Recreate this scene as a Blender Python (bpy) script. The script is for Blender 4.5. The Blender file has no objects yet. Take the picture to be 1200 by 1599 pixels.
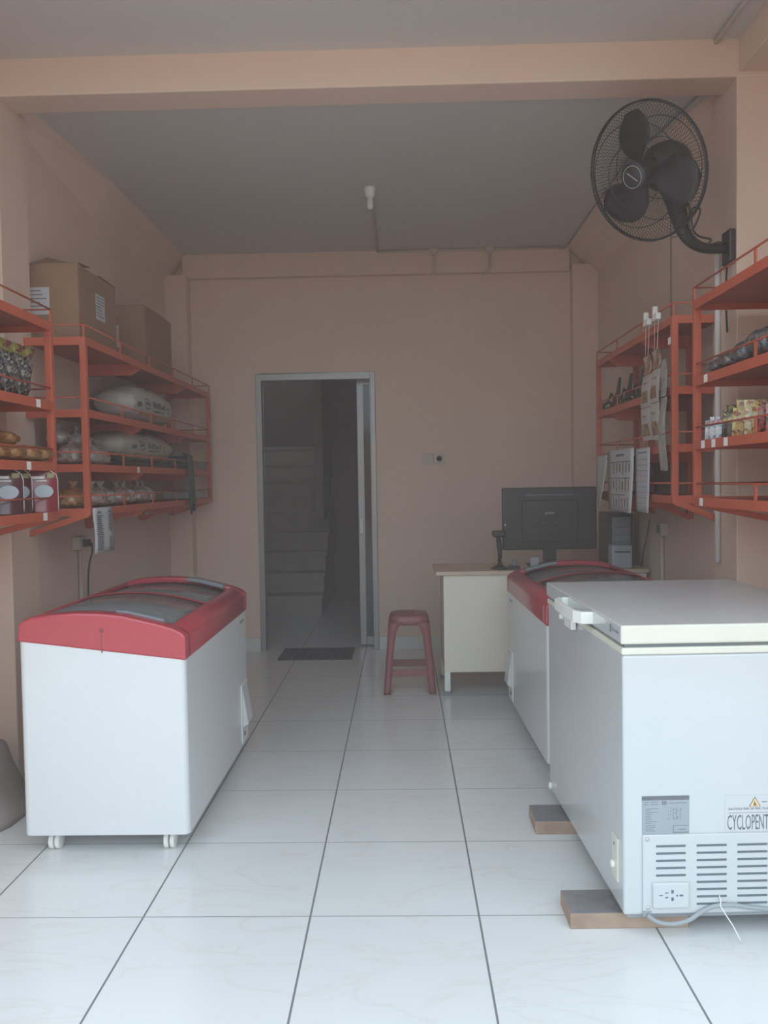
import bpy, bmesh, math, random
from mathutils import Vector, Matrix, noise
random.seed(7)
PI = math.pi
SC = bpy.context.scene
COL = SC.collection

# ------------------------------------------------------------------ camera
F_PX, PITCH, ROLL, YAW, CAM_H = 1285.0, 0.03809, -0.01640, 0.02182, 1.29
cam_data = bpy.data.cameras.new('camera')
cam_data.sensor_fit = 'HORIZONTAL'; cam_data.sensor_width = 36.0
cam_data.lens = 36.0 * F_PX / 1200.0
cam_data.clip_start = 0.05
cam = bpy.data.objects.new('camera', cam_data); COL.objects.link(cam)
_f = Vector((-math.sin(YAW) * math.cos(PITCH), math.cos(YAW) * math.cos(PITCH), -math.sin(PITCH)))
_r0 = Vector((math.cos(YAW), math.sin(YAW), 0)); _u0 = _r0.cross(_f)
_r = _r0 * math.cos(ROLL) + _u0 * math.sin(ROLL)
_u = -_r0 * math.sin(ROLL) + _u0 * math.cos(ROLL)
cam.matrix_world = Matrix(((_r.x, _u.x, -_f.x, 0), (_r.y, _u.y, -_f.y, 0), (_r.z, _u.z, -_f.z, CAM_H), (0, 0, 0, 1)))
SC.camera = cam

# ------------------------------------------------------------------ world, light, exposure
SC.view_settings.view_transform = 'Standard'
SC.view_settings.look = 'None'
SC.view_settings.gamma = 1.0
SC.view_settings.use_curve_mapping = False
SC.view_settings.exposure = 0.0
SC.cycles.use_denoising = True
SC.cycles.max_bounces = 10
SC.cycles.diffuse_bounces = 6
SC.cycles.transparent_max_bounces = 12
SC.cycles.volume_bounces = 1
SC.cycles.sample_clamp_indirect = 6.0
w = bpy.data.worlds.new('overcast_sky'); SC.world = w; w.use_nodes = True
SKY_STRENGTH = 2.62
bg = w.node_tree.nodes['Background']
bg.inputs['Color'].default_value = (0.745, 0.885, 0.985, 1)
bg.inputs['Strength'].default_value = SKY_STRENGTH
pl = bpy.data.lights.new('doorway_portal', 'AREA'); pl.shape = 'RECTANGLE'; pl.size = 3.4; pl.size_y = 3.1
pl.cycles.is_portal = True
plo = bpy.data.objects.new('doorway_portal', pl); COL.objects.link(plo)
plo.location = (-0.1, 1.68, 1.55); plo.rotation_euler = (PI / 2, 0, 0)

# ------------------------------------------------------------------ helpers
def tag(o, label=None, cat=None, group=None, kind=None):
    if label: o['label'] = label
    if cat: o['category'] = cat
    if group: o['group'] = group
    if kind: o['kind'] = kind
    return o

def empty(name, loc=(0, 0, 0), rz=0.0, label=None, cat=None, group=None):
    o = bpy.data.objects.new(name, None); COL.objects.link(o)
    o.location = loc; o.rotation_euler = (0, 0, rz); o.empty_display_size = 0.05
    return tag(o, label, cat, group)

class MB:
    """collects shapes for ONE mesh object"""
    def __init__(s):
        s.v = []; s.f = []; s.m = []; s.sm = []
    def add(s, vs, fs, mi=0, smooth=False):
        b = len(s.v); s.v += [Vector(v) for v in vs]
        for f in fs:
            s.f.append([b + i for i in f]); s.m.append(mi); s.sm.append(smooth)
        return s
    def box(s, x0, x1, y0, y1, z0, z1, mi=0):
        vs = [(x, y, z) for z in (z0, z1) for y in (y0, y1) for x in (x0, x1)]
        return s.add(vs, [(0, 2, 3, 1), (4, 5, 7, 6), (0, 1, 5, 4), (2, 6, 7, 3), (0, 4, 6, 2), (1, 3, 7, 5)], mi)
    def bar(s, p0, p1, wd, ht, mi=0, up=(0, 0, 1)):
        p0 = Vector(p0); p1 = Vector(p1); d = (p1 - p0).normalized(); u = Vector(up)
        a = d.cross(u)
        if a.length < 1e-4: a = d.cross(Vector((0, 1, 0)))
        a.normalize(); b = a.cross(d).normalized()
        vs = [p + a * sx * wd / 2 + b * sz * ht / 2 for p in (p0, p1) for sx, sz in ((-1, -1), (1, -1), (1, 1), (-1, 1))]
        return s.add(vs, [(3, 2, 1, 0), (4, 5, 6, 7), (0, 1, 5, 4), (1, 2, 6, 5), (2, 3, 7, 6), (3, 0, 4, 7)], mi)
    def tube(s, pts, r, n=8, mi=0, caps=True, closed=False):
        pts = [Vector(p) for p in pts]; k = len(pts)
        rs = r if isinstance(r, (list, tuple)) else [r] * k
        vs = []; prev = None
        for i, p in enumerate(pts):
            if closed: d = pts[(i + 1) % k] - pts[i - 1]
            else: d = pts[min(i + 1, k - 1)] - pts[max(i - 1, 0)]
            d.normalize()
            if prev is None:
                a = d.cross(Vector((0, 0, 1)))
                if a.length < 1e-3: a = d.cross(Vector((0, 1, 0)))
            else: a = prev - d * prev.dot(d)
            a.normalize(); prev = a; b = d.cross(a)
            vs += [p + (a * math.cos(2 * PI * j / n) + b * math.sin(2 * PI * j / n)) * rs[i] for j in range(n)]
        fs = []
        for i in range(k if closed else k - 1):
            i2 = (i + 1) % k
            for j in range(n):
                fs.append((i * n + j, i * n + (j + 1) % n, i2 * n + (j + 1) % n, i2 * n + j))
        if caps and not closed:
            fs.append(tuple(range(n))[::-1]); fs.append(tuple((k - 1) * n + j for j in range(n)))
        return s.add(vs, fs, mi, True)
    def cyl(s, p0, p1, r0, r1=None, n=20, mi=0):
        return s.tube([p0, p1], [r0, r0 if r1 is None else r1], n, mi)
    def lathe(s, prof, c=(0, 0, 0), axis=(0, 0, 1), n=32, mi=0):
        ax = Vector(axis).normalized(); a = ax.cross(Vector((0, 1, 0)))
        if a.length < 1e-3: a = ax.cross(Vector((1, 0, 0)))
        a.normalize(); b = ax.cross(a); c = Vector(c); k = len(prof)
        vs = [c + ax * h + (a * math.cos(2 * PI * j / n) + b * math.sin(2 * PI * j / n)) * max(r, 1e-5) for r, h in prof for j in range(n)]
        fs = [(i * n + j, i * n + (j + 1) % n, (i + 1) * n + (j + 1) % n, (i + 1) * n + j) for i in range(k - 1) for j in range(n)]
        fs.append(tuple(range(n))[::-1]); fs.append(tuple((k - 1) * n + j for j in range(n)))
        return s.add(vs, fs, mi, True)
    def prism(s, poly, axis, a0, a1, mi=0, smooth=False):
        """poly in the two other axes (x,z for axis y; y,z for axis x; x,y for axis z)"""
        def P(u, v, t):
            return (u, t, v) if axis == 'y' else ((t, u, v) if axis == 'x' else (u, v, t))
        n = len(poly)
        vs = [P(u, v, a0) for u, v in poly] + [P(u, v, a1) for u, v in poly]
        fs = [(i, (i + 1) % n, n + (i + 1) % n, n + i) for i in range(n)]
        s.add(vs, fs, mi, smooth)
        return s.add(vs, [tuple(range(n))[::-1], tuple(range(n, 2 * n))], mi)
    def sheet(s, rows, mi=0, smooth=True):
        nu = len(rows[0]); vs = [p for r in rows for p in r]
        fs = [(i * nu + j, i * nu + j + 1, (i + 1) * nu + j + 1, (i + 1) * nu + j) for i in range(len(rows) - 1) for j in range(nu - 1)]
        return s.add(vs, fs, mi, smooth)
    def xf(s, M):
        s.v = [M @ v for v in s.v]; return s
    def build(s, name, mats, parent=None, bevel=0.0, seg=2, solid=0.0, subsurf=0, weld=True):
        me = bpy.data.meshes.new(name)
        me.from_pydata([tuple(v) for v in s.v], [], s.f)
        for m in (mats if isinstance(mats, (list, tuple)) else [mats]): me.materials.append(m)
        for p, mi, sm in zip(me.polygons, s.m, s.sm): p.material_index = mi; p.use_smooth = sm
        bm = bmesh.new(); bm.from_mesh(me)
        if weld: bmesh.ops.remove_doubles(bm, verts=bm.verts, dist=1e-5)
        if not solid: bmesh.ops.recalc_face_normals(bm, faces=bm.faces)
        bm.to_mesh(me); bm.free()
        o = bpy.data.objects.new(name, me); COL.objects.link(o)
        if parent: o.parent = parent
        if solid:
            md = o.modifiers.new('solid', 'SOLIDIFY'); md.thickness = solid; md.offset = 0
        if bevel:
            md = o.modifiers.new('bevel', 'BEVEL'); md.width = bevel; md.segments = seg; md.limit_method = 'ANGLE'; md.angle_limit = 0.7
        if subsurf:
            md = o.modifiers.new('sub', 'SUBSURF'); md.levels = subsurf; md.render_levels = subsurf
        return o

def dup(root, loc=None, rz=None, label=None, group=None):
    def rec(o, par):
        c = o.copy(); COL.objects.link(c)
        if par: c.parent = par
        for ch in [k for k in o.children]: rec(ch, c)
        return c
    c = rec(root, None)
    if loc is not None: c.location = loc
    if rz is not None: c.rotation_euler.z = rz
    if label: c['label'] = label
    if group: c['group'] = group
    return c

def text_mesh(mb, body, size, M, mi=0, ext=0.0004, sx=1.0):
    cu = bpy.data.curves.new('lettering', 'FONT'); cu.body = body; cu.size = size; cu.extrude = ext
    cu.resolution_u = 2
    o = bpy.data.objects.new('lettering', cu); COL.objects.link(o)
    dg = bpy.context.evaluated_depsgraph_get(); me = bpy.data.meshes.new_from_object(o.evaluated_get(dg))
    mb.add([M @ Vector((v.co.x * sx, v.co.y, v.co.z)) for v in me.vertices], [tuple(p.vertices) for p in me.polygons], mi)
    bpy.data.objects.remove(o); bpy.data.curves.remove(cu); bpy.data.meshes.remove(me)

def smooth(pts, k=5):
    P = [Vector(p) for p in pts]; out = []
    for i in range(len(P) - 1):
        p0, p1, p2, p3 = P[max(i - 1, 0)], P[i], P[i + 1], P[min(i + 2, len(P) - 1)]
        for j in range(k):
            t_ = j / k
            out.append(0.5 * ((2 * p1) + (p2 - p0) * t_ + (2 * p0 - 5 * p1 + 4 * p2 - p3) * t_ * t_ + (3 * p1 - p0 - 3 * p2 + p3) * t_ ** 3))
    return out + [P[-1]]
# matrices mapping text (x right, y up, z out) on to planes
def face_front(x, y, z): return Matrix(((1, 0, 0, x), (0, 0, -1, y), (0, 1, 0, z), (0, 0, 0, 1)))      # faces -Y
def face_left(x, y, z): return Matrix(((0, 0, -1, x), (-1, 0, 0, y), (0, 1, 0, z), (0, 0, 0, 1)))      # faces -X
def face_right(x, y, z): return Matrix(((0, 0, 1, x), (1, 0, 0, y), (0, 1, 0, z), (0, 0, 0, 1)))       # faces +X

# ------------------------------------------------------------------ materials
def mat(name, c, rough=0.5, metal=0.0, var=0.06, scale=6.0, bump=0.0, spec=0.5, coat=0.0, c2=None, trans=None):
    m = bpy.data.materials.new(name); m.use_nodes = True; nt = m.node_tree; N = nt.nodes; L = nt.links
    b = N['Principled BSDF']; b.inputs['Roughness'].default_value = rough; b.inputs['Metallic'].default_value = metal
    b.inputs['Specular IOR Level'].default_value = spec
    if coat: b.inputs['Coat Weight'].default_value = coat; b.inputs['Coat Roughness'].default_value = 0.08
    tc = N.new('ShaderNodeTexCoord'); nz = N.new('ShaderNodeTexNoise'); nz.inputs['Scale'].default_value = scale
    nz.inputs['Detail'].default_value = 4
    L.new(tc.outputs['Object'], nz.inputs['Vector'])
    rp = N.new('ShaderNodeValToRGB')
    if c2 is None:
        a = [max(0, k * (1 - var)) for k in c]; d = [min(1, k * (1 + var)) for k in c]
    else: a, d = c, c2
    rp.color_ramp.elements[0].position = 0.32; rp.color_ramp.elements[0].color = (*a, 1)
    rp.color_ramp.elements[1].position = 0.68; rp.color_ramp.elements[1].color = (*d, 1)
    L.new(nz.outputs['Fac'], rp.inputs['Fac']); L.new(rp.outputs['Color'], b.inputs['Base Color'])
    if bump:
        bp = N.new('ShaderNodeBump'); bp.inputs['Strength'].default_value = bump; bp.inputs['Distance'].default_value = 0.01
        L.new(nz.outputs['Fac'], bp.inputs['Height']); L.new(bp.outputs['Normal'], b.inputs['Normal'])
    return m

def speckle(name, cols, scale=30.0, rough=0.35, film=0.0, stretch=(1, 1, 1), seedoff=0.0):
    """voronoi patches of several colours: printed packets and bagged food"""
    m = bpy.data.materials.new(name); m.use_nodes = True; nt = m.node_tree; N = nt.nodes; L = nt.links
    b = N['Principled BSDF']; b.inputs['Roughness'].default_value = rough
    if film: b.inputs['Coat Weight'].default_value = film; b.inputs['Coat Roughness'].default_value = 0.15
    tc = N.new('ShaderNodeTexCoord'); mp = N.new('ShaderNodeMapping'); mp.inputs['Scale'].default_value = stretch
    mp.inputs['Location'].default_value = (seedoff, seedoff, 0)
    vo = N.new('ShaderNodeTexVoronoi'); vo.inputs['Scale'].default_value = scale
    L.new(tc.outputs['Object'], mp.inputs['Vector']); L.new(mp.outputs['Vector'], vo.inputs['Vector'])
    sp = N.new('ShaderNodeSeparateColor'); L.new(vo.outputs['Color'], sp.inputs['Color'])
    rp = N.new('ShaderNodeValToRGB'); rp.color_ramp.interpolation = 'CONSTANT'
    k = len(cols)
    rp.color_ramp.elements[0].color = (*cols[0], 1); rp.color_ramp.elements[0].position = 0
    rp.color_ramp.elements[1].color = (*cols[1], 1); rp.color_ramp.elements[1].position = 1 / k
    for i in range(2, k):
        e = rp.color_ramp.elements.new(i / k); e.color = (*cols[i], 1)
    L.new(sp.outputs['Red'], rp.inputs['Fac']); L.new(rp.outputs['Color'], b.inputs['Base Color'])
    bp = N.new('ShaderNodeBump'); bp.inputs['Strength'].default_value = 0.4; bp.inputs['Distance'].default_value = 0.006
    L.new(vo.outputs['Distance'], bp.inputs['Height']); L.new(bp.outputs['Normal'], b.inputs['Normal'])
    return m

M = {}
M['wall'] = mat('cream_wall_paint', (0.68, 0.52, 0.425), 0.75, var=0.035, scale=1.3, bump=0.05)
M['ceil'] = mat('ceiling_paint', (0.57, 0.53, 0.505), 0.8, var=0.03, scale=0.9, bump=0.04)
M['base'] = mat('baseboard_tile', (0.62, 0.62, 0.60), 0.25, var=0.03)
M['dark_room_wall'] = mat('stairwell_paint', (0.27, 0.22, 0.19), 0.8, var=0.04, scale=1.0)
M['dark_room_top'] = mat('stairwell_far_shade', (0.10, 0.07, 0.06), 0.8, var=0.04, scale=1.0)  # near-black puts the shade of the upper stairwell into the colour
M['white'] = mat('white_enamel', (0.65, 0.665, 0.675), 0.28, var=0.012, scale=2.0, coat=0.2)
M['chestwhite'] = mat('chest_enamel', (0.54, 0.56, 0.575), 0.22, var=0.012, scale=2.0, coat=0.35)
M['whitedim'] = mat('white_plastic', (0.78, 0.78, 0.74), 0.4, var=0.02)
M['cream'] = mat('aged_cream_plastic', (0.66, 0.65, 0.56), 0.4, var=0.02)
M['lidtop'] = mat('lid_top_enamel', (0.60, 0.60, 0.60), 0.3, var=0.02, coat=0.15)
M['grey'] = mat('grey_plastic', (0.20, 0.22, 0.24), 0.45, var=0.04)
M['midgrey'] = mat('mid_grey_plastic', (0.30, 0.32, 0.34), 0.45, var=0.04)
M['slot'] = mat('vent_dark', (0.12, 0.15, 0.18), 0.6, var=0.04)
M['red'] = mat('red_plastic', (0.42, 0.052, 0.070), 0.3, var=0.03, coat=0.3)
M['stoolred'] = mat('faded_red_plastic', (0.27, 0.085, 0.09), 0.38, var=0.05)
M['orange'] = mat('orange_paint', (0.50, 0.105, 0.055), 0.42, var=0.05, scale=14)
M['shelfpan'] = mat('orange_shelf_sheet', (0.38, 0.09, 0.05), 0.5, var=0.06, scale=8)
M['black'] = mat('black_plastic', (0.030, 0.027, 0.027), 0.42, var=0.1)
M['fangrey'] = mat('charcoal_plastic', (0.042, 0.038, 0.034), 0.5, var=0.1)
M['blackmat'] = mat('black_rubber', (0.045, 0.048, 0.05), 0.7, var=0.15, scale=40, bump=0.3)
M['card'] = mat('cardboard', (0.29, 0.175, 0.11), 0.85, var=0.06, scale=5)
M['cardin'] = mat('cardboard_edge', (0.26, 0.17, 0.12), 0.85, var=0.06)
M['wood'] = mat('raw_wood', (0.30, 0.21, 0.16), 0.8, c2=(0.46, 0.33, 0.25), scale=9, bump=0.2)
M['woodtop'] = mat('grey_wood_top', (0.17, 0.165, 0.17), 0.8, c2=(0.25, 0.23, 0.23), scale=12, bump=0.2)  # darker and greyer than the sides, used on top faces
M['alu'] = mat('door_aluminium', (0.33, 0.325, 0.33), 0.35, metal=0.35, var=0.03)
M['panel'] = mat('cream_laminate', (0.76, 0.71, 0.62), 0.5, var=0.02, scale=2)
M['desk'] = mat('wood_laminate_top', (0.52, 0.40, 0.30), 0.45, c2=(0.60, 0.47, 0.36), scale=5)
M['paper'] = mat('paper', (0.50, 0.50, 0.51), 0.8, var=0.02)
M['ink'] = mat('printed_ink', (0.14, 0.15, 0.17), 0.7, var=0.1)
M['inkred'] = mat('printed_red_brown', (0.34, 0.20, 0.16), 0.7, var=0.1)
M['silver'] = mat('silver_label', (0.33, 0.365, 0.40), 0.4, metal=0.2, var=0.03)
M['tag'] = mat('tag_card', (0.80, 0.78, 0.74), 0.7, var=0.03)
M['cordgrey'] = mat('grey_cable', (0.30, 0.33, 0.345), 0.5, var=0.03)
M['sack'] = mat('brown_sack_cloth', (0.30, 0.26, 0.24), 0.9, var=0.1, scale=10, bump=0.3)
M['pipe'] = mat('white_conduit', (0.72, 0.70, 0.68), 0.5, var=0.03)
M['wallpipe'] = mat('painted_conduit', (0.55, 0.46, 0.40), 0.6, var=0.03)
M['socket'] = mat('socket_plastic', (0.52, 0.46, 0.42), 0.5, var=0.03)
M['steel'] = mat('steel', (0.6, 0.6, 0.6), 0.3, metal=0.9, var=0.03)
M['concrete'] = mat('warm_bounce_concrete', (0.54, 0.365, 0.245), 0.9, var=0.08, scale=2)  # tan, so the unseen street bounces warm light inside
M['yellow'] = mat('warning_yellow', (0.85, 0.55, 0.25), 0.5, var=0.03)
M['greenblack'] = mat('black_green_webbing', (0.05, 0.065, 0.06), 0.6, var=0.2)

def glass_mat(name, tint=(0.86, 0.90, 0.90), gl=0.10, rough=0.04, ior=1.5, grey_film=0.0):
    m = bpy.data.materials.new(name); m.use_nodes = True; nt = m.node_tree; N = nt.nodes; L = nt.links
    for n in list(N):
        if n.type != 'OUTPUT_MATERIAL': N.remove(n)
    out = [n for n in N if n.type == 'OUTPUT_MATERIAL'][0]
    tr = N.new('ShaderNodeBsdfTransparent'); tr.inputs['Color'].default_value = (*tint, 1)
    g = N.new('ShaderNodeBsdfGlossy'); g.inputs['Roughness'].default_value = rough
    fr = N.new('ShaderNodeFresnel'); fr.inputs['IOR'].default_value = ior
    nz = N.new('ShaderNodeTexNoise'); nz.inputs['Scale'].default_value = 3.0
    mx2 = N.new('ShaderNodeMath'); mx2.operation = 'MULTIPLY_ADD'; mx2.inputs[1].default_value = 0.06; mx2.inputs[2].default_value = gl - 0.03
    ad = N.new('ShaderNodeMath'); ad.operation = 'ADD'; ad.use_clamp = True
    mx = N.new('ShaderNodeMixShader')
    L.new(nz.outputs['Fac'], mx2.inputs[0]); L.new(mx2.outputs[0], ad.inputs[0]); L.new(fr.outputs[0], ad.inputs[1])
    L.new(ad.outputs[0], mx.inputs['Fac']); L.new(tr.outputs[0], mx.inputs[1]); L.new(g.outputs[0], mx.inputs[2])
    if grey_film:      # thin diffuse grey film over the glass
        df = N.new('ShaderNodeBsdfDiffuse'); df.inputs['Color'].default_value = (0.55, 0.56, 0.56, 1)
        m3 = N.new('ShaderNodeMixShader'); m3.inputs['Fac'].default_value = grey_film
        L.new(mx.outputs[0], m3.inputs[1]); L.new(df.outputs[0], m3.inputs[2]); L.new(m3.outputs[0], out.inputs['Surface'])
    else: L.new(mx.outputs[0], out.inputs['Surface'])
    return m
M['glass'] = glass_mat('freezer_glass', (0.80, 0.83, 0.84), 0.06, 0.10, 1.35, 0.22)
M['doorglass'] = glass_mat('door_glass', (0.45, 0.47, 0.50), 0.035, 0.08, 1.12)
M['clearbag'] = glass_mat('clear_plastic_film', (0.93, 0.93, 0.93), 0.08, 0.28, 1.3, 0.10)

TX0, TY0, TS = -0.2907, 2.3924, 0.5
def tile_mat():
    m = bpy.data.materials.new('marbled_floor_tiles'); m.use_nodes = True; nt = m.node_tree; N = nt.nodes; L = nt.links
    b = N['Principled BSDF']
    tc = N.new('ShaderNodeTexCoord'); sx = N.new('ShaderNodeSeparateXYZ'); L.new(tc.outputs['Object'], sx.inputs[0])
    def math_(op, a, bb=None, c=None):
        n = N.new('ShaderNodeMath'); n.operation = op
        for i, q in enumerate((a, bb, c)):
            if q is None: continue
            if isinstance(q, (int, float)): n.inputs[i].default_value = q
            else: L.new(q, n.inputs[i])
        return n.outputs[0]
    def edge(sock, off):
        t = math_('DIVIDE', math_('SUBTRACT', sock, off), TS)
        fr = math_('FRACT', math_('ADD', t, 100.0))
        return math_('MULTIPLY', math_('MINIMUM', fr, math_('SUBTRACT', 1.0, fr)), TS), math_('FLOOR', t)
    ex, ix = edge(sx.outputs['X'], TX0); ey, iy = edge(sx.outputs['Y'], TY0)
    gx = math_('LESS_THAN', ex, 0.0030); gy = math_('LESS_THAN', ey, 0.0017)
    g = math_('MAXIMUM', gx, gy)
    cb = N.new('ShaderNodeCombineXYZ'); L.new(ix, cb.inputs[0]); L.new(iy, cb.inputs[1])
    wn = N.new('ShaderNodeTexWhiteNoise'); L.new(cb.outputs[0], wn.inputs['Vector'])
    sc = N.new('ShaderNodeVectorMath'); sc.operation = 'SCALE'; sc.inputs[3].default_value = 9.0; L.new(wn.outputs['Color'], sc.inputs[0])
    ad = N.new('ShaderNodeVectorMath'); ad.operation = 'ADD'; L.new(tc.outputs['Object'], ad.inputs[0]); L.new(sc.outputs[0], ad.inputs[1])
    mp = N.new('ShaderNodeMapping'); mp.inputs['Scale'].default_value = (0.9, 3.0, 1); mp.inputs['Rotation'].default_value = (0, 0, -0.35)
    L.new(ad.outputs[0], mp.inputs['Vector'])
    nz = N.new('ShaderNodeTexNoise'); nz.inputs['Scale'].default_value = 1.6; nz.inputs['Detail'].default_value = 6; nz.inputs['Distortion'].default_value = 1.2
    L.new(mp.outputs[0], nz.inputs['Vector'])
    rp = N.new('ShaderNodeValToRGB'); r = rp.color_ramp
    r.elements[0].position = 0.30; r.elements[0].color = (0.72, 0.73, 0.73, 1)
    r.elements[1].position = 0.72; r.elements[1].color = (0.72, 0.73, 0.73, 1)
    for p, c in ((0.485, (0.71, 0.72, 0.72)), (0.505, (0.69, 0.68, 0.66)), (0.525, (0.71, 0.72, 0.72))):
        e = r.elements.new(p); e.color = (*c, 1)
    L.new(nz.outputs['Fac'], rp.inputs['Fac'])
    mx = N.new('ShaderNodeMix'); mx.data_type = 'RGBA'
    L.new(g, mx.inputs[0]); L.new(rp.outputs['Color'], mx.inputs[6]); mx.inputs[7].default_value = (0.20, 0.205, 0.21, 1)
    L.new(mx.outputs[2], b.inputs['Base Color'])
    rr = math_('MULTIPLY_ADD', g, 0.5, 0.20); L.new(rr, b.inputs['Roughness'])
    b.inputs['Specular IOR Level'].default_value = 0.5
    bp = N.new('ShaderNodeBump'); bp.inputs['Strength'].default_value = 0.5; bp.inputs['Distance'].default_value = 0.002; bp.invert = True
    L.new(g, bp.inputs['Height']); L.new(bp.outputs['Normal'], b.inputs['Normal'])
    return m
M['tile'] = tile_mat()

# ------------------------------------------------------------------ the room shell
def struct(name, mb, m, bevel=0.0):
    o = mb.build(name, m, None, bevel); o['kind'] = 'structure'; return o
YW = 6.25                     # back wall
XL, XR = -1.74, 1.47          # side walls of the back part
FL, FR = -1.84, 1.66          # side walls of the front part
YP0, YP1 = 3.52, 3.79         # pillars under the beam
YO = 1.7                      # open shop front
ZC, ZF = 3.0, 3.10            # ceilings
struct('floor', MB().box(-2.6, 2.6, -0.6, 9.8, -0.12, 0.0), M['tile'])
struct('wall_left', MB().box(-2.2, XL, 3.6, YW + 0.15, 0, 3.3).box(-2.2, FL, YO, 3.6, 0, 3.3), M['wall'])
struct('wall_right', MB().box(XR, 2.0, 3.6, YW + 0.15, 0, 3.3).box(FR, 2.0, YO, 3.6, 0, 3.3), M['wall'])
DX0, DX1, DZ = -1.096, -0.188, 2.112
struct('wall_back', MB().box(-2.2, DX0, YW, YW + 0.13, 0, 3.3).box(DX1, 2.0, YW, YW + 0.13, 0, 3.3).box(DX0, DX1, YW, YW + 0.13, DZ, 3.3), M['wall'])
struct('ceiling', MB().box(-2.2, 2.0, 3.6, YW + 0.15, ZC, 3.3).box(-2.2, 2.0, YO, 3.6, ZF, 3.3), M['ceil'])
struct('trim_1', MB().box(-2.2, 2.0, YP0, 3.69, 2.945, 3.28), M['wall'], 0.006)                 # cross beam
struct('trim_2', MB().box(-2.1, -1.695, YP0 + 0.002, YP1, 0, 2.97), M['wall'], 0.005)            # left pillar
struct('trim_3', MB().box(1.422, 1.9, YP0 + 0.002, YP1, 0, 2.97), M['wall'], 0.005)             # right pillar
struct('trim_4', MB().box(-1.80, -1.575, 6.13, YW + 0.02, 0, 2.84).add([(-1.80, 3.69, 2.99), (-1.741, 3.69, 2.96), (-1.66, 3.69, 3.0), (-1.66, 3.69, 3.05), (-1.80, 3.69, 3.05), (-1.80, 4.7, 2.79), (-1.741, 4.7, 2.81), (-1.61, 4.7, 3.0), (-1.61, 4.7, 3.05), (-1.80, 4.7, 3.05), (-1.80, 6.27, 2.78), (-1.741, 6.27, 2.80), (-1.60, 6.27, 3.0), (-1.60, 6.27, 3.05), (-1.80, 6.27, 3.05)], [(0, 1, 2, 3, 4), (14, 13, 12, 11, 10)] + [(b + i, b + (i + 1) % 5, b + 5 + (i + 1) % 5, b + 5 + i) for b in (0, 5) for i in range(5)]), M['wall'], 0.002)
struct('trim_5', MB().box(1.285, 1.55, 6.16, YW + 0.02, 0, 2.865).add([(1.55, 3.69, 2.99), (1.471, 3.69, 2.995), (1.45, 3.69, 3.0), (1.45, 3.69, 3.05), (1.55, 3.69, 3.05), (1.55, 4.5, 2.78), (1.471, 4.5, 2.80), (1.255, 4.5, 3.0), (1.255, 4.5, 3.05), (1.55, 4.5, 3.05), (1.55, 6.27, 2.78), (1.471, 6.27, 2.80), (1.255, 6.27, 3.0), (1.255, 6.27, 3.05), (1.55, 6.27, 3.05)], [(0, 1, 2, 3, 4), (14, 13, 12, 11, 10)] + [(b + i, b + (i + 1) % 5, b + 5 + (i + 1) % 5, b + 5 + i) for b in (0, 5) for i in range(5)]), M['wall'], 0.002)
struct('trim_6', MB().box(-1.62, 1.27, 6.19, YW + 0.02, 2.825, 3.05), M['wall'], 0.004)          # shallow beam over the back wall
struct('trim_7', MB().box(1.43, 1.9, YO, YP0 + 0.01, 2.965, 3.2), M['wall'], 0.004)
struct('baseboard_back', MB().box(-1.58, DX0 - 0.002, YW - 0.012, YW + 0.01, 0, 0.1).box(DX1 + 0.002, 1.29, YW - 0.012, YW + 0.01, 0, 0.1), M['base'], 0.002)
struct('baseboard_left', MB().box(XL - 0.01, XL + 0.012, YP1, 6.13, 0, 0.1).box(-1.84, -1.690, YP0 - 0.01, YP0 + 0.01, 0, 0.1), M['base'], 0.002)
struct('baseboard_right', MB().box(XR - 0.012, XR + 0.01, YP1, 6.16, 0, 0.1), M['base'], 0.002)
struct('unseen_pavement', MB().box(-30, 30, -30, -0.6, -0.22, -0.10), M['concrete'])  # assumed ground out of view, added to bounce light into the shop
# assumed building across the street, out of view, added to keep low light warm and dim
struct('unseen_facade', MB().box(-22, 22, -20.5, -20, -0.1, 3.4), M['concrete'])

# stair hall behind the door
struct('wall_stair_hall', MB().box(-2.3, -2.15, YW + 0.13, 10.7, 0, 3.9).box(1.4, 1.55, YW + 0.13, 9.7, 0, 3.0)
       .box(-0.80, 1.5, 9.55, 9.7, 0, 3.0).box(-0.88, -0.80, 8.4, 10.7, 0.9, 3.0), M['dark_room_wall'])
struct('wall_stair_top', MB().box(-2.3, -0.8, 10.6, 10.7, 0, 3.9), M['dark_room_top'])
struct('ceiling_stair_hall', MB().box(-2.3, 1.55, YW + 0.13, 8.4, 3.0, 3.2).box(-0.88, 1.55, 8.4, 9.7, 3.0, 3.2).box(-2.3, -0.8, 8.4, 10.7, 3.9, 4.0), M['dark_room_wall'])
st = MB()
for k in range(9):
    st.box(-2.15, -0.79, 7.9 + 0.25 * k, 7.9 + 0.25 * (k + 1) + (0.3 if k == 8 else 0), 0, 0.19 * (k + 1))
    st.box(-2.15, -0.775, 7.885 + 0.25 * k, 7.92 + 0.25 * k, 0.19 * (k + 1) - 0.03, 0.19 * (k + 1) + 0.004)
M['stair'] = mat('stair_concrete', (0.36, 0.32, 0.28), 0.7, var=0.05)
o = struct('staircase', st, M['stair'])

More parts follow.
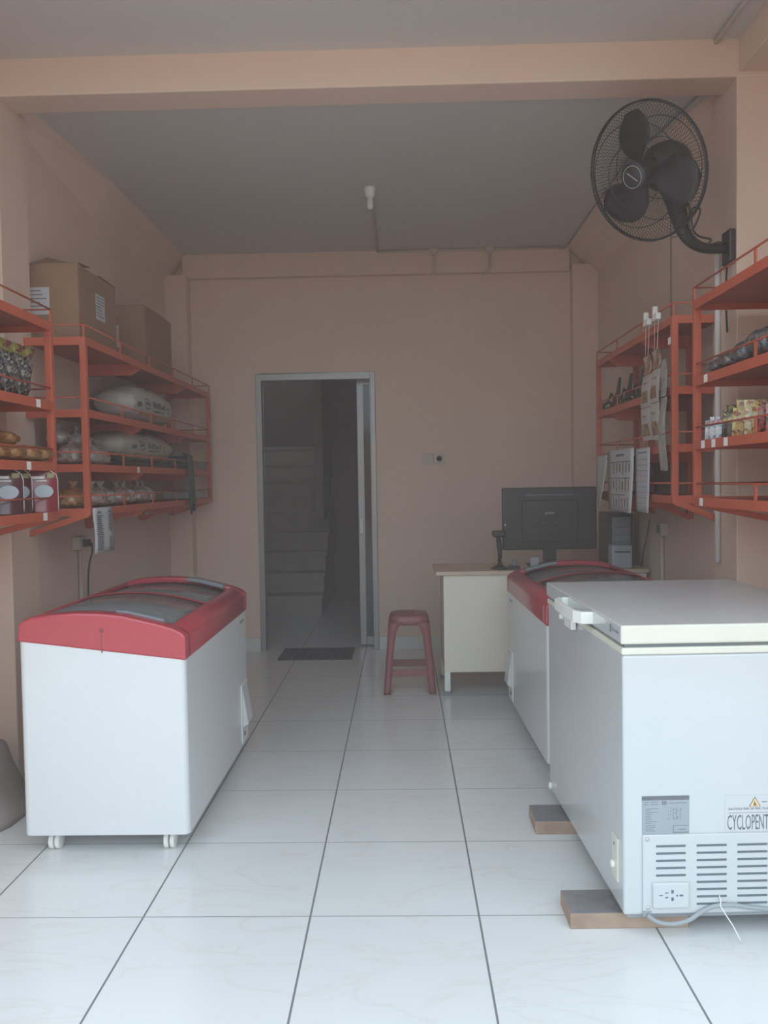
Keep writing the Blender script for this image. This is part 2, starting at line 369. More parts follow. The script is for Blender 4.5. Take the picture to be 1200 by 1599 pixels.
# door_1: aluminium frame with a sliding glazed leaf pushed back behind the wall
d1 = empty('door_1', (0, YW, 0)); d1['kind'] = 'structure'
fr = MB()
fr.box(DX0 + .001, DX0 + 0.041, -0.012, 0.09, 0, DZ - .001).box(DX1 - 0.041, DX1 - .001, -0.012, 0.09, 0, DZ - .001).box(DX0 + 0.041, DX1 - 0.041, -0.012, 0.09, DZ - 0.052, DZ - .001)
o = fr.build('frame', M['alu'], d1, 0.003)
lf = MB(); LX0, LX1 = -0.338, 0.55
lf.box(LX0, LX0 + 0.05, 0.135, 0.165, 0.012, 2.085).box(LX1 - 0.05, LX1, 0.135, 0.165, 0.012, 2.085)
lf.box(LX0 + .05, LX1 - .05, 0.135, 0.165, 0.012, 0.075).box(LX0 + .05, LX1 - .05, 0.135, 0.165, 2.03, 2.085)
leaf = lf.build('leaf', M['alu'], d1, 0.003)
MB().box(LX0 + .05, LX1 - .05, 0.148, 0.152, 0.075, 2.03).build('glass_pane', M['doorglass'], leaf)
hd = MB(); hd.box(LX0 + 0.012, LX0 + 0.034, 0.120, 0.136, 0.88, 1.0); hd.cyl((LX0 + .023, .136, .86), (LX0 + .023, .122, .86), .007, n=10)
hd.build('handle', M['whitedim'], leaf, 0.003)

# scatter volume added to imitate lens glare that lifts the darks
hz = bpy.data.materials.new('veil_scatter'); hz.use_nodes = True
for n_ in list(hz.node_tree.nodes):
    if n_.type != 'OUTPUT_MATERIAL': hz.node_tree.nodes.remove(n_)
vs_ = hz.node_tree.nodes.new('ShaderNodeVolumeScatter'); vs_.inputs['Color'].default_value = (0.99, 0.92, 0.89, 1)
vs_.inputs['Density'].default_value = 0.030; vs_.inputs['Anisotropy'].default_value = 0.0
hz.node_tree.links.new(vs_.outputs[0], [n_ for n_ in hz.node_tree.nodes if n_.type == 'OUTPUT_MATERIAL'][0].inputs['Volume'])
o = MB().box(-2.12, 1.97, YO + 0.01, YW - 0.005, -0.05, 3.27).build('lens_veil', hz); o['kind'] = 'stuff'

# ------------------------------------------------------------------ wall fittings
t = empty('ceiling_lamp_holder', (-0.157, 4.87, ZC), 0, 'white bare lamp holder with short bulb hanging from rear ceiling', 'lamp')
MB().lathe([(0.036, 0.0), (0.036, -0.012), (0.026, -0.05), (0.018, -0.058)], n=24).build('holder', M['whitedim'], t)
MB().lathe([(0.0, -0.125), (0.016, -0.122), (0.019, -0.10), (0.016, -0.058), (0.014, -0.05)], n=20).build('bulb', M['pipe'], t)
t = empty('ceiling_conduit', (-0.155, 5.3, ZC), 0, 'pale conduit running from lamp holder over the back beam', 'conduit')
c = MB(); c.tube([(0, -0.38, -0.008), (0.002, 0.0, -0.010), (0.004, 0.865, -0.010)], 0.009)
c.tube([(0.004, 0.876, -0.012), (1.40, 0.876, -0.010)], 0.009)
c.build('pipe', M['wallpipe'], t)
for xx in (0.422, 0.836):
    bx = MB(); bx.lathe([(0.036, 0.03), (0.036, -0.0), (0.03, -0.006)], (xx, 0.874, -0.012), (0, -1, 0), 24); bx.build('junction_box', M['wallpipe'], t)
MB().tube([(0.422, 0.876, -0.03), (0.422, 0.876, -0.185)], 0.009).build('drop_pipe', M['wallpipe'], t)
MB().tube([(0.836, 0.876, -0.03), (0.836, 0.876, -0.14), (0.826, 0.874, -0.165), (0.785, 0.872, -0.20)], 0.009).build('drop_pipe', M['wallpipe'], t)
o = MB().tube([(1.245, 6.1, 2.992), (1.235, 5.6, 2.985), (1.24, 4.9, 2.990), (1.24, 4.5, 2.990), (1.30, 4.2, 2.990), (1.36, 3.75, 2.990)], 0.005, 6).build('ceiling_cable', M['grey'])
tag(o, 'thin dark cable along the right edge of the rear ceiling', 'cable')
o = MB().tube([(1.335, 3.53, ZF - .012), (1.338, 2.4, ZF - .012), (1.34, 0.5, ZF - .012)], 0.011, 8).build('front_ceiling_conduit', M['pipe'])
tag(o, 'pale conduit on the front ceiling, top right corner of view', 'conduit')
o = MB().tube([(1.465, 4.49, 2.86), (1.463, 4.495, 2.5), (1.465, 4.5, 2.0)], 0.003, 6).build('hanging_wire', M['grey'])
tag(o, 'thin dark wire hanging down the right wall below the fan', 'wire')
t = empty('pillar_conduit', (1.41, 3.70, 0.0), 0, 'white vertical conduit on the inner side of the right pillar', 'conduit')
MB().tube([(0, 0, 0.9), (0, 0, 2.30)], 0.013).build('pipe', M['pipe'], t)
for z in (2.04, 1.12): MB().tube([(-0.0, 0, z), (0, 0, z + 0.028)], 0.017, 10).build('clip', M['pipe'], t)

t = empty('wall_socket_plate', (0.245, YW, 1.45), 0, 'double switch and socket plate on back wall above the stool', 'socket')
MB().box(-0.085, -0.003, -0.012, 0, -0.04, 0.04).build('switch_plate', M['socket'], t, 0.003)
MB().box(0.003, 0.085, -0.012, 0, -0.04, 0.04).build('socket_plate', M['socket'], t, 0.003)
MB().box(-0.068, -0.02, -0.0155, -0.011, -0.026, 0.026).build('rocker', M['wallpipe'], t, 0.001)
s = MB(); s.lathe([(0.023, 0.0), (0.023, 0.004), (0.02, 0.004), (0.018, -0.002)], (0.044, -0.012, 0), (0, -1, 0), 24)
s.build('socket_ring', M['midgrey'], t)
def side_socket(name, x, y, z, sgn, lab):
    t = empty(name, (x, y, z), 0, lab, 'socket')
    b = MB(); b.box(min(0, sgn * 0.04), max(0, sgn * 0.04), -0.06, 0.06, -0.035, 0.035); b.build('box', M['socket'], t, 0.004)
    b = MB(); b.lathe([(0.024, 0), (0.024, 0.006), (0.019, 0.004)], (sgn * 0.04, 0.0, 0), (sgn, 0, 0), 20); b.build('socket_ring', M['grey'], t)
    MB().tube([(sgn * 0.012, 0.02, -0.035), (sgn * 0.012, 0.02, -0.9)], 0.011).build('conduit', M['wallpipe'], t)
    return t
t = side_socket('power_socket', XL + .001, 4.34, 0.985, 1, 'wall power socket with black plug above the left freezer')
p = MB(); p.box(0.04, 0.075, -0.02, 0.02, -0.02, 0.02).build('plug', M['black'], t, 0.006)
o = MB().tube(smooth([(XL + .083, 4.34, 0.985), (XL + .088, 4.335, 0.94), (XL + .07, 4.33, 0.86), (XL + .06, 4.335, 0.75), (XL + .055, 4.35, 0.6), (XL + .05, 4.34, 0.2)]), 0.005, 8).build('freezer_cable', M['black'])
tag(o, 'black cable hanging from the socket behind the left freezer', 'cable')
side_socket('power_socket', XR, 4.62, 0.995, -1, 'wall socket with pale conduit on right wall under shelf')

# ------------------------------------------------------------------ orange wall shelves
def shelf(name, lab, side, xf_, xw, y0, y1, zs, mids, tags):
    """side = +1: the wall is on the left (front edge faces +X); -1 the other way round"""
    t = empty(name, (xf_, y0, zs[-1]), 0, lab, 'shelf', 'orange wall shelves')
    Z0 = zs[-1]; D = abs(xw - xf_) - 0.003; s = -side   # s: direction from front edge to wall
    L = y1 - y0
    def X(a): return s * a
    def bx(mb, a0, a1, b0, b1, c0, c1): mb.box(min(X(a0), X(a1)), max(X(a0), X(a1)), b0, b1, c0, c1)
    top = zs[0] - Z0
    q = 0.028
    for (a, b) in ((0, 0), (0, L - q), (D - q, 0), (D - q, L - q)):
        mb = MB(); bx(mb, a, a + q, b, b + q, -0.035 if a == 0 else -0.13, top); mb.build('post', M['orange'], t, 0.002)
    for yy in mids:
        mb = MB(); bx(mb, D - q, D, yy - y0, yy - y0 + q, -0.13, top); mb.build('post', M['orange'], t, 0.002)
    for z in zs:
        zz = z - Z0
        mb = MB()
        bx(mb, 0.004, D - .004, 0.004, L - .004, zz - 0.010, zz - 0.006)
        mb.build('shelf_board', M['shelfpan'], t)
        mb = MB()
        bx(mb, 0.0, 0.003, q, L - q, zz - 0.036, zz)
        bx(mb, 0.003, D - .003, 0.0005, 0.0035, zz - 0.036, zz)
        bx(mb, 0.003, D - .003, L - 0.0035, L - .0005, zz - 0.036, zz)
        mb.build('edge_rail', M['orange'], t)
        for yy in mids:
            b = yy - y0
            mb = MB(); mb.prism([(X(0.004), zz - .036), (X(0.004), zz - .044), (X(0.05), zz - 0.075), (X(D - q), zz - 0.075), (X(D - q), zz - 0.012), (X(0.004), zz - 0.012)], 'y', b, b + 0.022)
            mb.build('support_arm', M['orange'], t)
        # guard rod with short pegs
        mb = MB(); rz = zz + 0.055
        mb.tube([(X(D - .01), 0.006, rz), (X(0.006), 0.006, rz), (X(0.006), L - .006, rz), (X(D - .01), L - 0.006, rz)], 0.004, 6)
        npeg = max(2, int(L / 0.42))
        for i in range(npeg + 1):
            yy = 0.006 + (L - .012) * i / npeg
            bx(mb, 0.003, 0.009, yy - 0.007, yy + 0.007, zz - 0.002, rz)
        mb.build('guard_rod', M['orange'], t)
    for b in [0.0, L - q] + [m - y0 for m in mids]:
        mb = MB(); mb.bar((X(0.012), b + q / 2, -0.028), (X(D - q / 2), b + q / 2, -0.122), 0.024, 0.026); mb.build('brace', M['orange'], t)
    for (yy, z) in tags:
        mb = MB(); xx = -s * 0.002
        mb.box(min(xx, xx - s * .001), max(xx, xx - s * .001), yy - y0 - .018, yy - y0 + .018, z - Z0 - 0.034, z - Z0 - 0.003)
        mb.build('price_tag', M['tag'], t)
    return t

LZ = (1.96, 1.635, 1.388, 1.187)
RZ = (2.003, 1.690, 1.432, 1.202)
shelf('metal_shelf', 'orange metal wall shelf at left edge of view, in front of pillar', 1, -1.425, FL, 2.35, 3.385, LZ, (2.8,), ((3.22, LZ[1]), (3.12, LZ[2]), (3.25, LZ[3])))
shelf('metal_shelf', 'long orange metal wall shelf on the left behind the pillar', 1, -1.415, XL, 3.70, 6.125, LZ, (4.47, 5.40), ((4.40, LZ[2]),))
shelf('metal_shelf', 'orange metal wall shelf on the right with hanging papers', -1, 1.213, XR, 3.71, 5.145, RZ, (4.17, 4.8), ((3.74, RZ[0] - 0.09),))
shelf('metal_shelf', 'orange metal wall shelf at right edge of view, nearest the camera', -1, 1.205, FR, 2.25, 3.435, RZ, (2.72,), ((3.28, RZ[1]), (3.31, RZ[2]), (3.20, RZ[2]), (3.08, RZ[2]), (3.33, RZ[3])))

# ------------------------------------------------------------------ curved glass freezers
def arc_z(a):
    P = [(0, .762), (.012, .780), (.04, .794), (.10, .812), (.216, .840), (.30, .849), (.38, .851), (.47, .846), (.53, .838), (.56, .828), (.578, .812)]
    for (x0, z0), (x1, z1) in zip(P, P[1:]):
        if a <= x1:
            t_ = (a - x0) / (x1 - x0); return z0 + (z1 - z0) * t_
    return P[-1][1]
def display_freezer(loc, rz, lab, side, dz, L=1.11):
    """origin: aisle-side near bottom corner; a runs away from the aisle, side=-1 towards -X, +1 towards +X"""
    t = empty('display_freezer', loc, rz, lab, 'freezer', 'glass topped display freezers')
    W = 0.58; S = side; s0, s1 = 0.683 + dz, 0.756 + dz; b0 = 0.072
    def X(a): return S * a
    # outer shell, no top (the bin is open under the glass)
    mb = MB(); r = 0.022
    def ring(a0, a1, y0, y1, rr, z_of):
        pts = []
        for (cx, cy, st_) in ((a1 - rr, y1 - rr, 0), (a0 + rr, y1 - rr, 1), (a0 + rr, y0 + rr, 2), (a1 - rr, y0 + rr, 3)):
            for k in range(5):
                an = (st_ + k / 4) * PI / 2
                a = cx + rr * math.cos(an); y = cy + rr * math.sin(an)
                pts.append((X(a), y, z_of(a)))
        return pts
    sl = lambda a: s0 + (s1 - s0) * a / W
    o0 = ring(0, W, 0, L, r, lambda a: b0); o1 = ring(0, W, 0, L, r, sl)
    i1 = ring(.055, W - .055, .055, L - .055, .02, sl); i0 = ring(.055, W - .055, .055, L - .055, .02, lambda a: .20)
    n = len(o0); fs = []
    for k in range(n):
        j = (k + 1) % n
        fs += [(k, j, n + j, n + k), (n + k, n + j, 2 * n + j, 2 * n + k), (2 * n + k, 2 * n + j, 3 * n + j, 3 * n + k)]
    mb.add(o0 + o1 + i1 + i0, fs, 0, False); mb.add(o0, [tuple(range(n))]); mb.add(i0, [tuple(range(n))])
    body = mb.build('body', M['white'], t)
    # red crown
    A = [0, .006, .012, .025, .04, .07, .10, .15, .216, .26, .30, .34, .38, .43, .47, .50, .53, .55, .56, .57, .578]
    mb = MB()
    prof = [(X(-.004), s0 - .002)] + [(X(a - .004 if a < .01 else a), arc_z(a) + dz) for a in A] + [(X(W + .004), s1 - .002)]
    for (y0, y1) in ((-.004, .065), (L - .065, L + .004)): mb.prism(prof, 'y', y0, y1, 0, True)
    za = [(X(-.004), s0 - .002), (X(-.004), arc_z(0) + dz), (X(.012), arc_z(.012) + dz), (X(.04), arc_z(.04) + dz), (X(.062), arc_z(.062) + dz), (X(.062), arc_z(.062) + dz - .03), (X(.055), s0 + .005)]
    zb = [(X(W + .004), s1 - .002), (X(W), .812 + dz), (X(.56), arc_z(.56) + dz), (X(.545), arc_z(.545) + dz), (X(.545), .80 + dz), (X(.525), s1)]
    mb.prism(za, 'y', .06, L - .06, 0, True); mb.prism(zb, 'y', .06, L - .06, 0, True)
    crown = mb.build('top_frame', M['red'], t, 0.008, 2)
    # glass panes
    aa = [.062 + (.545 - .062) * k / 14 for k in range(15)]
    for (y0, y1, dh) in ((.066, L / 2 + .03, -.010), (L / 2 - .03, L - .066, -.024)):
        rows = [[(X(a), y, arc_z(a) + dz + dh) for a in aa] for y in (y0, (y0 + y1) / 2, y1)]
        g = MB().sheet(rows).build('glass_pane', M['glass'], t, solid=0.004)
        f = MB()
        ys = (y1 - .016, y1) if dh > -.02 else (y0, y0 + .012)
        top = [(X(a), arc_z(a) + dz + dh + .005) for a in aa]; bot = [(X(a), arc_z(a) + dz + dh - .004) for a in aa[::-1]]
        f.prism(top + bot, 'y', ys[0], ys[1], 0, True); f.build('pane_edge', M['red'], g)
        h = MB(); ha = [.085 + .17 * k / 8 for k in range(9)]
        hy = (y0 - .012, y0 + .030) if dh > -.02 else (y1 - .034, y1 + .012)
        h.prism([(X(a), arc_z(a) + dz + .007) for a in ha] + [(X(a), arc_z(a) + dz - .010) for a in ha[::-1]], 'y', hy[0], hy[1], 0, True)
        h.build('handle', M['grey'], g, 0.003)
    # lock boss on the near end and a narrow joint line
    mb = MB(); mb.box(min(X(.285), X(.288)), max(X(.285), X(.288)), -.0055, -.003, s0 + .03, .80 + dz)
    mb.lathe([(.006, 0), (.006, .003)], (X(.287), -.004, .79 + dz), (0, -1, 0), 12); mb.build('joint', M['stoolred'], crown)
    # louvred control vent on the long side, far end
    mb = MB(); xo = -.004
    mb.box(min(X(xo), X(.002)), max(X(xo), X(.002)), L - .165, L - .03, .085, .355)
    v = mb.build('control_panel', M['whitedim'], t, 0.002)
    mb = MB(); mb.prism([(X(xo - .001), .16), (X(xo - .001), .345), (X(xo - .026), .175)], 'y', L - .155, L - .04); mb.build('louvre', M['white'], v)
    mb = MB(); mb.box(min(X(xo - .006), X(xo)), max(X(xo - .006), X(xo)), L - .14, L - .115, .115, .13); mb.build('knob', M['grey'], v)
    mb = MB(); mb.box(min(X(-.0012), X(0)), max(X(-.0012), X(0)), L - .16, L - .07, s0 - .045, s0 - .03); mb.build('maker_badge', M['midgrey'], t)
    # casters
    for a in (.085, W - .085):
        for y in (.07, L - .09):
            c = MB(); c.box(min(X(a - .022), X(a + .022)), max(X(a - .022), X(a + .022)), y - .022, y + .022, .060, .074)
            cs = c.build('caster', M['whitedim'], t, 0.002)
            c = MB()
            for dx in (-.011, .011): c.cyl((X(a) + dx - .008, y - .006, .03), (X(a) + dx + .008, y - .006, .03), .03, n=24)
            c.build('wheel', M['whitedim'], cs, 0.003)
    return t
fl = display_freezer((-0.756, 2.80, 0), 0.0, 'white display freezer with red glass top on the left', -1, 0.0)
fr_ = display_freezer((0.604, 3.47, 0), 0.02, 'white display freezer with red glass top at the counter on the right', 1, -0.018)
# frozen packs inside
def packs(base, side, where, rz=0.0):
    cols = [(0.80, 0.80, 0.76), (0.74, 0.70, 0.62), (0.62, 0.60, 0.60), (0.75, 0.78, 0.80)]
    ms = [mat('frozen_pack_wrap', c_, 0.5, var=0.25, scale=9) for c_ in cols]; k = 0
    for i in range(2):
        for j in range(5):
            a = 0.075 + 0.218 * i; y = 0.068 + 0.196 * j
            h = 0.53 + 0.035 * ((i * 3 + j * 2) % 4)
            p = Matrix.Rotation(rz, 4, 'Z') @ Vector((side * (a + 0.105), y + 0.095, 0.205)) + Vector(base)
            o = MB().box(-.098, .098, -.086, .086, 0, h - 0.205).build('frozen_food_pack', ms[(k * 3 + i) % 4], None, 0.008)
            o.location = p; o.rotation_euler.z = rz + (random.random() - .5) * .06
            tag(o, '%s frozen stack under %s freezer glass, %s side, %s' % (['white', 'cream', 'grey', 'bluish'][(k * 3 + i) % 4], where, ['aisle', 'wall'][i],
                ['nearest the camera', 'second from camera', 'in the middle', 'fourth from camera', 'at far end'][j]), 'package', 'frozen stacks inside the %s glass freezer' % where); k += 1
packs((-0.756, 2.80, 0), -1, 'left')
packs((0.604, 3.47, 0), 1, 'right', 0.02)

# ------------------------------------------------------------------ chest freezer, near right (local x along near face, y along its side)
CF = empty('chest_freezer', (0.604, 2.272, 0), 0.035, 'big white chest freezer with solid lid on wooden blocks', 'freezer')
W_, L_ = 0.715, 0.965
MB().box(0.0, W_, 0, L_, .062, .797).build('body', M['chestwhite'], CF, 0.008, 3)
MB().box(0.012, W_ - .01, .012, L_ - .01, .049, .064).build('base_frame', M['midgrey'], CF, 0.002)
MB().box(-0.003, W_ + .003, -.003, L_ + .003, .797, .817).build('rim', M['cream'], CF, 0.004)
MB().box(.008, W_ - .008, .008, L_ - .008, .815, .828).build('gasket', M['grey'], CF)
lid = MB().box(-0.006, W_ + .004, -.006, L_ + .004, .827, .880)
lid.f_top = None
lid = lid.build('lid', [M['cream'], M['lidtop'], M['chestwhite']], CF, 0.006, 3)
for p_ in lid.data.polygons:
    if p_.normal.z > .9: p_.material_index = 1
    elif abs(p_.normal.x) > .9: p_.material_index = 2
# C-shaped handle on the lid's long side and a lock under it
h = MB(); pts = []
ya, yb = 0.28, 0.62
hx = [(-.004, ya), (-.042, ya + .004), (-.060, ya + .04), (-.064, (ya + yb) / 2), (-.060, yb - .04), (-.042, yb - .004), (-.004, yb)]
ou = [(x, y) for x, y in hx]; inn = [(x + .014 if x < -.01 else x, y + (.016 if i < 3 else (-.016 if i > 3 else 0))) for i, (x, y) in enumerate(hx)][::-1]
for k in range(6):
    a0, a1 = ou[k], ou[k + 1]; b0_, b1_ = inn[6 - k], inn[5 - k]
    h.prism([a0, a1, b1_, b0_], 'z', .834, .872)
hb = h.build('handle', M['whitedim'], lid, 0.003)
MB().box(-.022, -.004, .50, .60, .775, .835).cyl((-.004, .64, .80), (-.03, .64, .80), .011, n=16).build('lock', M['whitedim'], CF, 0.004)
b = MB(); 
b.box(-.0075, -.0058, .085, .098, .846, .868)
text_mesh(b, 'Electrolux', 0.017, face_left(-.0062, .082, .852))
b.build('maker_badge', M['grey'], lid)
# rear service panel on the near face
vp = MB().box(.052, .70, -.0055, .0, .068, .292).build('vent_panel', M['chestwhite'], CF, 0.003)
cols_x = [(.089, .172, 5), (.203, .287, 9), (.317, .401, 9), (.431, .515, 9), (.545, .629, 9)]
for x0, x1, k in cols_x:
    sl_ = MB()
    for i in range(k):
        z = .260 - i * .0207
        sl_.box(x0, x1, -.0062, -.0050, z - .0030, z + .0030)
    sl_.build('vent_slots', M['slot'], vp)
sk = MB().box(.078, .180, -.013, -.005, .086, .158).build('socket_cover', M['chestwhite'], vp, 0.006, 3)
q = MB(); yy = -.0136
for (cx, cz, w2, h2) in ((.100, .124, .005, .0012), (.116, .118, .0045, .0015), (.116, .131, .0045, .0015), (.132, .134, .0035, .0048), (.132, .113, .0035, .0048), (.145, .123, .0022, .0024), (.157, .123, .0050, .0024)):
    q.box(cx - w2, cx + w2, yy, -.0125, cz - h2, cz + h2)
q.build('socket_holes', M['slot'], sk)
for (cx, cz) in ((.064, .281), (.066, .087)):
    MB().lathe([(.005, 0), (.005, .002), (.003, .004)], (cx, -.0055, cz), (0, -1, 0), 16).build('screw', M['steel'], vp)
MB().box(.052, .076, -.008, -.0, .061, .078).build('corner_cap', M['midgrey'], CF, 0.002)
# rating plate
rl = MB(); rl.box(.052, .184, -.0012, 0, .293, .400)
rl.box(.052, .184, -.0016, -.001, .3885, .400, 1)
for i in range(13):
    z = .364 - i * .0052; rl.box(.061, .061 + .012 + .026 * random.random(), -.0015, -.001, z, z + .0011, 1)
for z in (.382, .3755): rl.box(.056, .070, -.0015, -.001, z, z + .0013, 1).box(.076, .098, -.0015, -.001, z, z + .0013, 1)
for i in range(3): rl.box(.108 + i * .0045, .111 + i * .0045, -.0015, -.001, .375, .386, 1)
rl.box(.126, .178, -.0015, -.001, .379, .3803, 1)
for i in range(26):
    x = .120 + .04 * random.random(); z = .333 + .034 * random.random()
    rl.box(x, x + .003, -.0015, -.001, z, z + .0009, 1)
for x in (.139, .149, .159): rl.box(x, x + .0008, -.0015, -.001, .333, .367, 1)
rl.box(.139, .182, -.0016, -.001, .296, .2975, 1).box(.139, .182, -.0016, -.001, .3155, .3165, 1).box(.139, .1402, -.0016, -.001, .296, .3165, 1).box(.154, .174, -.0016, -.001, .304, .3058, 1)
rl.build('rating_plate', [M['silver'], M['ink']], CF)
wl = MB(); wl.box(.284, .52, -.0010, 0, .2955, .398)
tri = lambda cx, cz, s_: [(cx - s_, cz - s_ * .55), (cx + s_, cz - s_ * .55), (cx, cz + s_ * 1.15)]
wl.prism(tri(.368, .374, .0165), 'y', -.0014, -.0009, 1); wl.prism(tri(.368, .3735, .0135), 'y', -.0017, -.0009, 2)
wl.prism([(.363, .368), (.373, .368), (.3715, .374), (.3695, .373), (.368, .382), (.365, .376), (.3645, .373)], 'y', -.0020, -.0009, 1)
wl.box(.388, .402, -.0014, -.0009, .377, .379, 1)
text_mesh(wl, 'CAUTION: RISK OF FIRE / FLAMMABLE', 0.0085, face_front(.293, -.0012, .3565), 1)
wl.box(.293, .50, -.0013, -.0009, .3475, .3485, 1)
text_mesh(wl, 'CYCLOPENTANE', 0.061, face_front(.290, -.0012, .3005), 1, sx=0.335)
wl.build('warning_label', [M['chestwhite'], M['ink'], M['yellow']], CF)
# control panel, drain plug on the aisle side
cp = MB().box(-.006, 0.001, .04, .098, .135, .262).build('control_panel', M['cream'], CF, 0.003)
MB().lathe([(.012, 0), (.011, .009), (.008, .010)], (-.006, .07, .178), (-1, 0, 0), 20).build('dial', M['whitedim'], cp)
MB().lathe([(.004, 0), (.004, .002)], (-.006, .07, .238), (-1, 0, 0), 12).build('indicator_light', M['grey'], cp)
MB().lathe([(.014, 0), (.014, .012), (.010, .015)], (0, L_ - .05, .088), (-1, 0, 0), 20).build('drain_plug', M['whitedim'], CF)
# supply cord and a loose wire
cd = MB().tube(smooth([(.062, -.012, .068), (.09, -.014, .050), (.13, -.014, .043), (.175, -.014, .052), (.215, -.013, .076), (.25, -.012, .090), (.30, -.012, .092), (.36, -.012, .083), (.44, -.012, .075), (.52, -.012, .085), (.60, -.010, .10)]), .0062, 10)
o = cd.build('supply_cord', M['cordgrey'], CF)
MB().tube([(.265, -.0085, .118), (.268, -.012, .103), (.264, -.018, .094), (.28, -.020, .066), (.293, -.03, .045), (.305, -.04, .018), (.312, -.045, .003)], .0016, 6).build('loose_wire', M['whitedim'], CF)

# wooden blocks under it
def block(x0, x1, y0, y1, z1, rz, lab):
    o = MB()
    cx, cy = (x0 + x1) / 2, (y0 + y1) / 2
    o.box(x0 - cx, x1 - cx, y0 - cy, y1 - cy, 0, z1)
    ob = o.build('wooden_block', [M['wood'], M['woodtop']], None, 0.003)
    for p_ in ob.data.polygons:
        if p_.normal.z > .9: p_.material_index = 1
    ob.location = (cx, cy, 0); ob.rotation_euler.z = rz
    tag(ob, lab, 'block', 'wooden blocks under the chest freezer')
block(.462, .80, 2.318, 2.455, .046, .02, 'grey topped wooden block under the near corner of chest freezer')
block(.466, .86, 2.945, 3.10, .048, .0, 'light brown wooden block under the rear of chest freezer')

# ------------------------------------------------------------------ counter with till
CT = empty('counter_desk', (0.24, 4.86, 0), 0, 'cream panelled counter desk with wood edged top beside red stool', 'desk')
MB().box(-.045, 1.21, .0, .49, .722, .745).build('tabletop', M['desk'], CT, 0.003)
MB().box(0, 1.20, .02, .036, .14, .722).build('front_panel', M['panel'], CT, 0.002)
MB().box(0, .016, .036, .47, .14, .722).build('side_panel', M['panel'], CT, 0.002)
for x in (.0, 1.165):
    for y in (.022, .43): MB().box(x, x + .035, y, y + .035, .025, .14).build('leg', M['whitedim'], CT, 0.002)
for x in (.0, 1.165):
    for y in (.022, .43): MB().box(x - .006, x + .041, y - .006, y + .041, .0, .025).build('foot_cap', M['grey'], CT, 0.002)
MB().box(.03, 1.16, .40, .41, .06, .30).build('shade_board', M['midgrey'], CT)  # dark board added for the shadow under the desk

MN = empty('monitor', (0.905, 5.06, 0.745), 0.0, 'black flat monitor turned with its back to the camera on counter', 'monitor')
shell = MB().box(-.288, .288, 0, .045, .105, .488).build('back_shell', M['black'], MN, 0.008, 3)
MB().box(-.17, .17, -.010, .002, .15, .41).build('rear_bulge', M['black'], MN, 0.009, 3)
v_ = MB()
for i in range(26): v_.box(-.145 + i * .0115, -.145 + i * .0115 + .005, -.0012, .001, .438, .446)
v_.build('vent_slots', M['grey'], shell)
MB().box(-.028, .028, -.0115, -.0095, .325, .336).box(-.028, -.022, -.0115, -.0095, .318, .325).build('maker_badge', M['grey'], MN)
for (x, z) in ((-.04, .27), (.04, .27)): MB().lathe([(.005, 0), (.005, .001)], (x, -.0100, z), (0, -1, 0), 12).build('screw', M['grey'], MN)
MB().box(-.276, -.268, -.002, .0, .255, .268).build('port_sticker', M['paper'], MN)
MB().box(-.255, .255, .045, .047, .125, .475).build('screen', M['slot'], MN)
MB().box(-.04, .04, .0, .03, .012, .12).build('stand_neck', M['black'], MN, 0.004)
MB().box(-.13, .13, -.06, .11, .0, .014).build('stand_base', M['black'], MN, 0.006)

t = empty('barcode_scanner', (0.585, 4.97, 0.745), 0, 'black handheld barcode scanner standing upright in its holder on counter', 'scanner')
MB().lathe([(.052, 0), (.052, .006), (.03, .02), (.014, .026)], n=28).build('stand_base', M['black'], t)
MB().tube([(0, .01, .02), (0.0, .012, .09), (-.006, .0, .20)], [.010, .008, .012], 12).build('stand_neck', M['black'], t)
MB().tube([(.004, -.018, .06), (0, -.012, .12), (-.006, .0, .20)], [.010, .015, .016], 12).build('grip', M['black'], t)
MB().box(-.042, .036, -.05, .045, .195, .232).build('scan_head', M['black'], t, 0.012, 3)
MB().tube([(.0, -.02, .06), (.012, -.035, .03), (.03, -.05, .006), (.07, -.06, .006), (.115, -.04, .006)], .0035, 8).build('cable', M['black'], t)
t = empty('tape_dispenser', (0.675, 4.985, 0.745), 0, 'small black desk item on counter beside barcode scanner', 'tape dispenser')
MB().box(-.035, .035, -.03, .03, 0, .018).build('base', M['black'], t, 0.006)
MB().lathe([(.018, -.010), (.024, -.010), (.024, .010), (.018, .010)], (0, 0, .032), (1, 0, 0), 24).build('roll', M['grey'], t)

t = empty('computer_tower', (1.335, 5.16, 0.745), 0, 'dark computer tower standing on counter behind the hanging papers', 'computer')
MB().box(-.075, .075, -.12, .14, 0, .325).build('case', M['black'], t, 0.006)
MB().box(-.055, .055, -.125, -.12, .05, .30).build('front_bezel', M['grey'], t, 0.002)
s_ = MB()
for i in range(4): s_.box(-.045, .045, -.128, -.1245, .10 + .045 * i, .106 + .045 * i)
s_.build('drive_slots', M['slot'], t)
t = empty('receipt_printer', (1.305, 4.93, 0.745), 0, 'pale grey receipt printer on counter in front of dark tower', 'printer')
MB().box(-.06, .06, -.03, .07, 0, .14).build('case', M['silver'], t, 0.008)
MB().box(-.045, .045, -.034, -.03, .095, .102).build('paper_slot', M['black'], t)
o = MB().tube([(1.452, 4.86, 1.03), (1.448, 4.88, .95), (1.43, 4.9, .85), (1.425, 4.93, .752)], .004, 6).build('computer_cable', M['black'])
tag(o, 'black cable running down the right wall to the counter', 'cable')
t = empty('calculator_stand', (0.79, 4.93, 0.745), 0, 'small pale card stand on counter under the monitor', 'card holder')
MB().box(-.03, .03, -.01, .01, 0, .012).build('foot', M['grey'], t)
MB().box(-.025, .025, -.002, .002, .01, .07).build('card', M['silver'], t)

